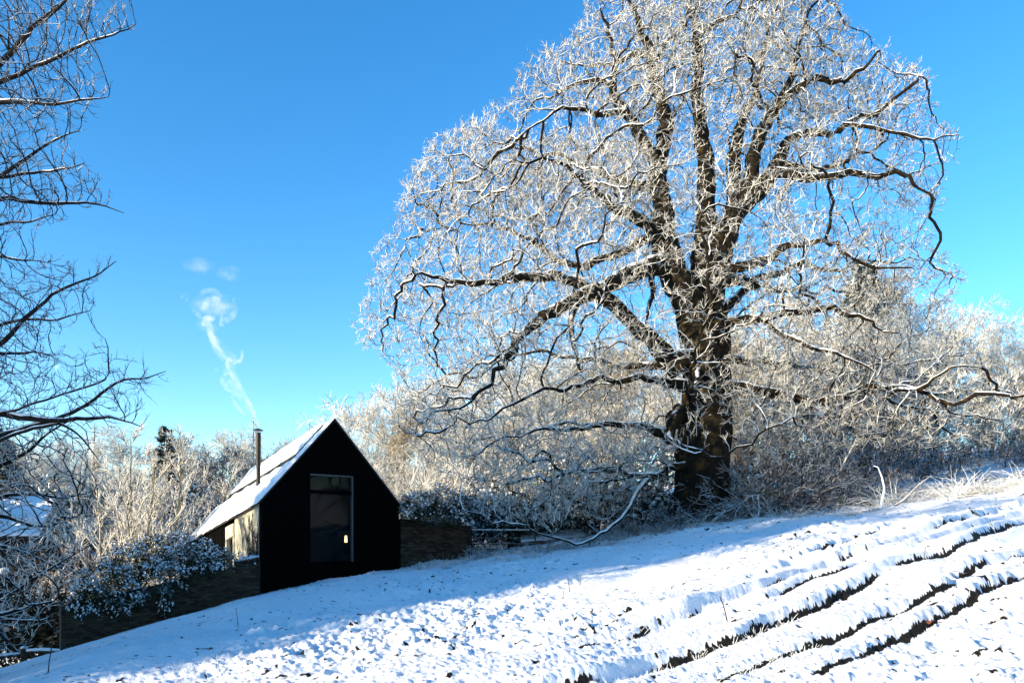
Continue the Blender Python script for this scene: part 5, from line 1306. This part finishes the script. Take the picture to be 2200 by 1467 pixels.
# dry stalks and grass poking through the snow
rng = np.random.default_rng(610); n = 900
pp = []
while len(pp) < n:
    px, py = rng.uniform(0, 1750), rng.uniform(1150, 1440)
    w2 = hit(px, py)
    if w2[1] < 29 and fbm(np.array([w2[0] * .7 + 3]), np.array([w2[1] * .7]), 2)[0] > .46: pp.append((w2[0], w2[1]))
pp = np.array(pp); zz, _ = surface(pp[:, 0], pp[:, 1])
S = np.concatenate([np.stack([pp[:, 0] + rng.normal(0, .05, n), pp[:, 1] + rng.normal(0, .05, n), zz - .03], -1) for _ in range(4)])
D = nrm(np.stack([rng.normal(0, .6, 4 * n), rng.normal(0, .6, 4 * n), np.ones(4 * n)], -1))
P, R = grow(rng, S, D, rng.uniform(.04, .12, 4 * n), 3, .15, -.1, .003, .002)
V, Q = tubes(*flat(P, R), 3); tag(obj('grass_blades', mesh_np('field_grass', V, Q, M_grass, True)), 'dead grass blades poking through the snow of the field', 'grass', kind='stuff')
for k, (px, py, hh) in enumerate([(1225, 1272, .34), (1248, 1262, .3), (1565, 1328, .36), (1983, 1205, .30), (103, 1458, .75), (512, 1342, .4), (1209, 1283, .2), (200, 1375, .5), (330, 1340, .4)]):
    w2 = hit(px, py); z0 = gz(*w2)
    P, R = grow(np.random.default_rng(620 + k), np.array([[0, 0, -.05]]), np.array([[RB.uniform(-.25, .1), 0, 1]]), hh, 5, .06, 0, .009, .006)
    V, Q = tubes(*flat(P, R), 5)
    o = obj('dry_stalk', mesh_np('dry_stalk', V, Q, M_stalk if k % 2 else M_wood_dark, True), None, (w2[0], w2[1], z0))
    tag(o, ['dark upright stalk standing in the middle of the snowy slope', 'pale stalk beside the dark one in the middle of the snowy slope', 'thin reddish stalk beside the upper furrows', 'white leaning stalk in the deepest furrow', 'tall pale stalk near the bottom left corner of the field', 'dark stalk in the shaded snow below the cabin', 'short leaning stalk left of the dark upright one', 'dry stalk in front of the left end of the brick wall', 'dry stalk in front of the middle of the long brick wall'][k], 'stalk')
# white snow-plastered stem at the thicket end
w2 = hit(1893, 1092); z0 = gz(*w2); yS = w2[1]
P = np.array([up(px, py, yS) for px, py in [(1892,1096),(1896,1070),(1900,1050),(1895,1025),(1886,1003),(1876,1000)]]); st = empty('snowy_stem', P[0])
tag(st, 'white snow-plastered bare stem standing up at the right end of the bramble thicket', 'stem')
mb = MB(); mb.tube(P - P[0], [.06, .042, .034, .03, .02, .01], 8); mb.build('main_stem', M_snow, st, True)
mb = MB(); mb.tube(np.array([up(px, py, yS) for px, py in [(1905,1096),(1940,1075),(1975,1040),(2000,1022)]]) - P[0], [.04, .03, .025, .012], 7); mb.build('side_stem', M_stalk, st, True)
# fallen boughs
for k, (pts, lab) in enumerate([([(1530,1120),(1560,1098),(1600,1088),(1650,1082),(1690,1062),(1730,1040)], 'long pale fallen bough lying in the brambles right of the oak trunk'),
                                ([(1780,1055),(1800,1020),(1830,965),(1842,938)], 'straight pale fallen branch leaning up out of the bramble thicket')]):
    P = np.array([up(px, py, 29.3) for px, py in pts]); b0 = empty('fallen_bough', P[0]); tag(b0, lab, 'branch')
    P2, R2 = resample(P - P[0], np.linspace(.07, .025, len(P)), .15); mb = MB(); mb.tube(P2, R2, 7); mb.build('bough', M_stalk, b0, True)
    s, d, r, t = spawn(np.random.default_rng(70 + k), P2[None], R2[None], 14, .1, .9)
    Pt, Rt = grow(np.random.default_rng(71 + k), s, d, .5, 4, .2, .02, .014, .006); V, Q = tubes(*flat(Pt, Rt), 3); obj('twigs', mesh_np('bough_twigs', V, Q, M_oak_twig, True), b0)
# dead leaves still held by the trees, and on the snow
rng = np.random.default_rng(640)
for k, (px, py) in enumerate([(2005, 1325), (2050, 1238), (2190, 1232)]):
    w2 = hit(px, py); mb = MB()
    for q in range(5):
        c = rng.normal(0, .06, 3) * np.array([1, 1, .2]) + np.array([0, 0, .03]); a = rng.uniform(0, 6.28); d = np.array([math.cos(a), math.sin(a), rng.uniform(-.2, .5)]) * .05; sN = np.array([-d[1], d[0], rng.uniform(-.01, .02)]) * .55
        mb.add([c - d, c + sN, c + d, c - sN + np.array([0, 0, .01])], [[0, 1, 2, 3]])
    o = mb.build('fallen_leaves', M_deadleaf); o.location = (w2[0], w2[1], gz(*w2))
    tag(o, ['russet fallen leaves on the snow between the two nearest furrows', 'small russet leaf scrap by the middle right furrow', 'russet leaf scrap on the snow near the right edge'][k], 'leaves')

# ------------------------------------------------------------------ smoke from the flue, and the day moon
def mat_smoke(name, dens, sc, fmin=.38, soft=False):
    m = bpy.data.materials.new(name); m.use_nodes = True; n = m.node_tree.nodes; l = m.node_tree.links
    n.remove(n['Principled BSDF']); v = n.new('ShaderNodeVolumePrincipled'); v.inputs['Color'].default_value = (1, 1, 1, 1)
    t = noise_node(n, l, sc, 4, .65)
    mr = n.new('ShaderNodeMapRange'); mr.inputs['From Min'].default_value = fmin; mr.inputs['From Max'].default_value = fmin + .25; mr.inputs['To Max'].default_value = dens
    l.new(t.outputs[0], mr.inputs['Value']); dsrc = mr.outputs[0]
    if soft:
        tc = n.new('ShaderNodeTexCoord'); sb = n.new('ShaderNodeVectorMath'); sb.operation = 'SUBTRACT'; sb.inputs[1].default_value = (.5, .5, .5)
        ln = n.new('ShaderNodeVectorMath'); ln.operation = 'LENGTH'; fo = n.new('ShaderNodeMapRange'); fo.interpolation_type = 'SMOOTHSTEP'
        fo.inputs['From Min'].default_value = .5; fo.inputs['From Max'].default_value = .1
        l.new(tc.outputs['Generated'], sb.inputs[0]); l.new(sb.outputs[0], ln.inputs[0]); l.new(ln.outputs['Value'], fo.inputs['Value'])
        ml = n.new('ShaderNodeMath'); ml.operation = 'MULTIPLY'; l.new(dsrc, ml.inputs[0]); l.new(fo.outputs[0], ml.inputs[1]); dsrc = ml.outputs[0]
    l.new(dsrc, v.inputs['Density']); v.inputs['Anisotropy'].default_value = 0.0
    l.new(v.outputs[0], n['Material Output'].inputs['Volume']); return m
M_sm1 = mat_smoke('smoke_wisp', 2.8, 3.5, .36); M_sm2 = mat_smoke('smoke_puff', 1.5, 3.8, .44, True); M_sm1b = mat_smoke('smoke_billow', 1.2, 4.0, .40); M_sm4 = mat_smoke('smoke_faint', .7, 2.4, .42, True); M_sm3 = mat_smoke('smoke_veil', .8, 2.2, .40)
smoke = empty('smoke_plume', FLUE_TOP); tag(smoke, 'thin white smoke curling up from the flue and spreading into a ragged puff', 'smoke')
SY = FLUE_TOP[1]
def wisp(pts, mat, name='wisp'):
    P = np.array([up(p[0], p[1], SY + p[3]) for p in pts]) - FLUE_TOP; R = np.array([p[2] for p in pts])
    P, R = resample(P, R, .09); mb = MB(); mb.tube(P, R, 8); mb.build(name, mat, smoke, True)
wisp([(556,918,.05,0),(550,900,.08,0),(543,880,.09,0),(532,860,.08,.1),(518,835,.08,.1),(505,815,.08,.2),(494,800,.08,.2),(487,783,.08,.2),(490,770,.1,.2),(500,777,.1,.2),(514,778,.09,.1),(521,768,.07,0),(520,752,.05,0)], M_sm1)
wisp([(527,893,.03,-.2),(515,880,.06,-.2),(503,865,.08,-.2),(497,850,.07,-.2),(500,845,.05,-.2),(512,850,.06,-.1),(520,852,.05,0)], M_sm1)
wisp([(500,845,.05,-.1),(485,832,.11,-.1),(477,822,.13,0),(478,808,.08,0),(490,800,.04,0)], M_sm1)
wisp([(500,775,.06,.1),(488,770,.10,.1),(478,762,.09,0),(472,750,.08,0),(464,740,.12,-.1),(458,728,.14,-.1),(452,718,.10,-.1),(446,705,.08,0),(446,690,.09,0),(455,685,.1,0),(462,682,.06,0)], M_sm1)
wisp([(456,728,.09,.3),(455,710,.06,.3),(452,695,.06,.2),(450,680,.07,.1)], M_sm1)
wisp([(480,692,.03,0),(477,705,.09,0),(474,690,.07,0),(478,676,.05,0)], M_sm1)
wisp([(440,702,.05,0),(434,695,.11,0),(440,683,.12,0),(452,682,.11,0),(458,690,.05,0)], M_sm1)
wisp([(462,798,.03,.2),(464,792,.12,.2),(468,790,.04,.2)], M_sm3)
wisp([(548,905,.06,0),(538,878,.12,0),(520,850,.20,0),(502,822,.26,0),(490,790,.24,0),(500,772,.26,0),(486,766,.26,0),(466,742,.24,0),(452,715,.18,0),(448,695,.10,0)], M_sm3, 'veil')
wisp([(470,700,.05,.1),(482,690,.14,.1),(500,680,.14,.1),(508,660,.10,.1),(500,640,.05,.1)], M_sm1b)
wisp([(440,690,.04,-.2),(428,678,.10,-.2),(416,668,.08,-.2),(408,660,.03,-.2)], M_sm1b)
wisp([(420,640,.03,.1),(436,628,.10,.1),(452,622,.12,.1),(470,628,.08,.1),(480,640,.03,.1)], M_sm1b)
wisp([(430,665,.06,0),(445,650,.16,0),(465,645,.18,0),(482,655,.14,0),(470,668,.08,0)], M_sm1b)
wisp([(388,640,.05,0),(396,632,.10,0),(404,638,.08,0),(400,648,.04,0)], M_sm1b)
def puff(px, py, rx, rz, mat, seed, dy=0, name='puff'):
    c = up(px, py, SY + dy) - FLUE_TOP; u, v = np.meshgrid(np.linspace(0, 2*np.pi, 25)[:-1], np.linspace(.05, np.pi-.05, 14))
    d = np.stack([np.cos(u)*np.sin(v), np.sin(u)*np.sin(v), np.cos(v)], -1)
    k = .6 + .8 * fbm(d[..., 0]*1.6 + seed, d[..., 2]*1.6 + d[..., 1] + seed, 4)
    W3 = c + d * k[..., None] * np.array([rx, rx * .7, rz]); V = np.vstack([W3.reshape(-1, 3), [W3[0].mean(0)], [W3[-1].mean(0)]]); i, j = np.meshgrid(np.arange(13), np.arange(24), indexing='ij')
    q = np.arange(24); T = np.vstack([np.stack([np.full(24, 336), q, (q + 1) % 24], 1), np.stack([np.full(24, 337), 312 + (q + 1) % 24, 312 + q], 1)])
    obj(name, mesh_np(name, V, np.stack([i*24+j,(i+1)*24+j,(i+1)*24+(j+1)%24,i*24+(j+1)%24], -1).reshape(-1, 4), mat, True, T), smoke)
for px, py, r in [(474,664,.24),(455,646,.22),(492,660,.18),(438,658,.17),(468,634,.17),(424,650,.12),(452,676,.13),(486,640,.13),(500,676,.10)]:
    puff(px, py, r * 1.7, r * 1.2, M_sm2, px * .37, (px % 7 - 3) * .05)
puff(455, 655, .85, .45, M_sm4, 2.2); puff(495, 588, .6, .34, M_sm4, 6.6); puff(430, 572, .7, .34, M_sm4, 8.8); puff(445, 700, .5, .5, M_sm4, 1.4)

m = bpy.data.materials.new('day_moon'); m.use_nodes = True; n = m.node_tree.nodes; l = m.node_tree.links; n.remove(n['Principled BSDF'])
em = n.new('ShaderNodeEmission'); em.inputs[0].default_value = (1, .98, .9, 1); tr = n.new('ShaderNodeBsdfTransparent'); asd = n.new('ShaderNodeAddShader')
ge_ = n.new('ShaderNodeNewGeometry'); dt = n.new('ShaderNodeVectorMath'); dt.operation = 'DOT_PRODUCT'; dt.inputs[1].default_value = tuple(_sv)  # sunlit half is painted as a weak glow, by angle to the sun
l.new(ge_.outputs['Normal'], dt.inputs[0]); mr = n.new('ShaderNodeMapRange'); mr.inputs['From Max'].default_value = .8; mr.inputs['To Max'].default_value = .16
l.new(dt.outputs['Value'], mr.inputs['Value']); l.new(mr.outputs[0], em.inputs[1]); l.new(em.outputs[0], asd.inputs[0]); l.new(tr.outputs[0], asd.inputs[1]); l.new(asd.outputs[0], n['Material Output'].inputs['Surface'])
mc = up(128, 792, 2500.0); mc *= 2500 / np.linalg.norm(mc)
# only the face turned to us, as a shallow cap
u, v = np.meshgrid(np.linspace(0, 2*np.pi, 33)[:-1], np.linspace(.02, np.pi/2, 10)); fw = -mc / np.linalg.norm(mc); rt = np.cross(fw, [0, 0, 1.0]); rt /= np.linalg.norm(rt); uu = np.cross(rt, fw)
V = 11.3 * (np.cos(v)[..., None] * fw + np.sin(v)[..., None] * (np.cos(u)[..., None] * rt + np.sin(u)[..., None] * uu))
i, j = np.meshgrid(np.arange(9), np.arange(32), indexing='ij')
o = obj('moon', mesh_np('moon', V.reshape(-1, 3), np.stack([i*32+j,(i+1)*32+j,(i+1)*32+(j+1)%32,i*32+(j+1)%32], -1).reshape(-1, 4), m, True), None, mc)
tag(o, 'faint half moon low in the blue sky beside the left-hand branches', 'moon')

# ------------------------------------------------------------------ trees just outside the frame, which shade the lower slope and show in the glass
k = 0
for x, y, h in [(-24, 6, 12), (-29, 1, 13), (-19, 2, 9), (-34, 10, 14), (-38, 3, 14), (-27, 9, 12), (-22.5, 9, 10), (-32, 5.5, 14), (-43, 1, 16), (-46, -4, 16)]:
    o = place('t', BROAD[k % 4], x, y, h, k * 1.3, 'bare_tree', 'bare tree standing off to the left of the field, shading the slope', 'tree', 'trees off to the left'); k += 1; ordered(o, 'bare trees off to the left of the field')
for k2, (pp_, al_, h) in enumerate([(-22.3, -9, 17), (-20.5, -12, 18), (-21.8, -16, 19), (-18.4, -10, 16), (-16.6, -13, 16), (-19.6, -19, 19), (-14.6, -9, 13), (-17.6, -17, 17), (-22.8, -20, 19), (-20.8, -24, 20), (-22.6, -14, 18), (-18.8, -15, 17)]):
    x, y = pp_ * .55 + al_ * .835, -pp_ * .835 + al_ * .55
    o = place('t', SPRUCE if k2 == 0 else BROAD[k2 % 4], x, y, h, k2 * 1.1, 'spruce_tree' if k2 == 0 else 'bare_tree', 'tall tree beyond the left edge shading the lower slope and the foot of the oak', 'tree', 'shelter belt beyond the left edge'); ordered(o, 'tall shelter trees beyond the left edge')
for x, y, h in [(14, -26, 13), (4, -32, 14), (24, -22, 13), (33, -14, 12), (-6, -34, 13)]:
    o = place('t', BROAD[k % 4], x, y, h, k * 1.3, 'bare_tree', 'bare tree standing behind the photographer', 'tree', 'trees behind the photographer'); k += 1; ordered(o, 'bare trees behind the photographer')

number_labels()
for o in SC.objects:
    if o.name.split('.')[0] == 'twigs' and o.parent is not None: o['kind'] = 'stuff'
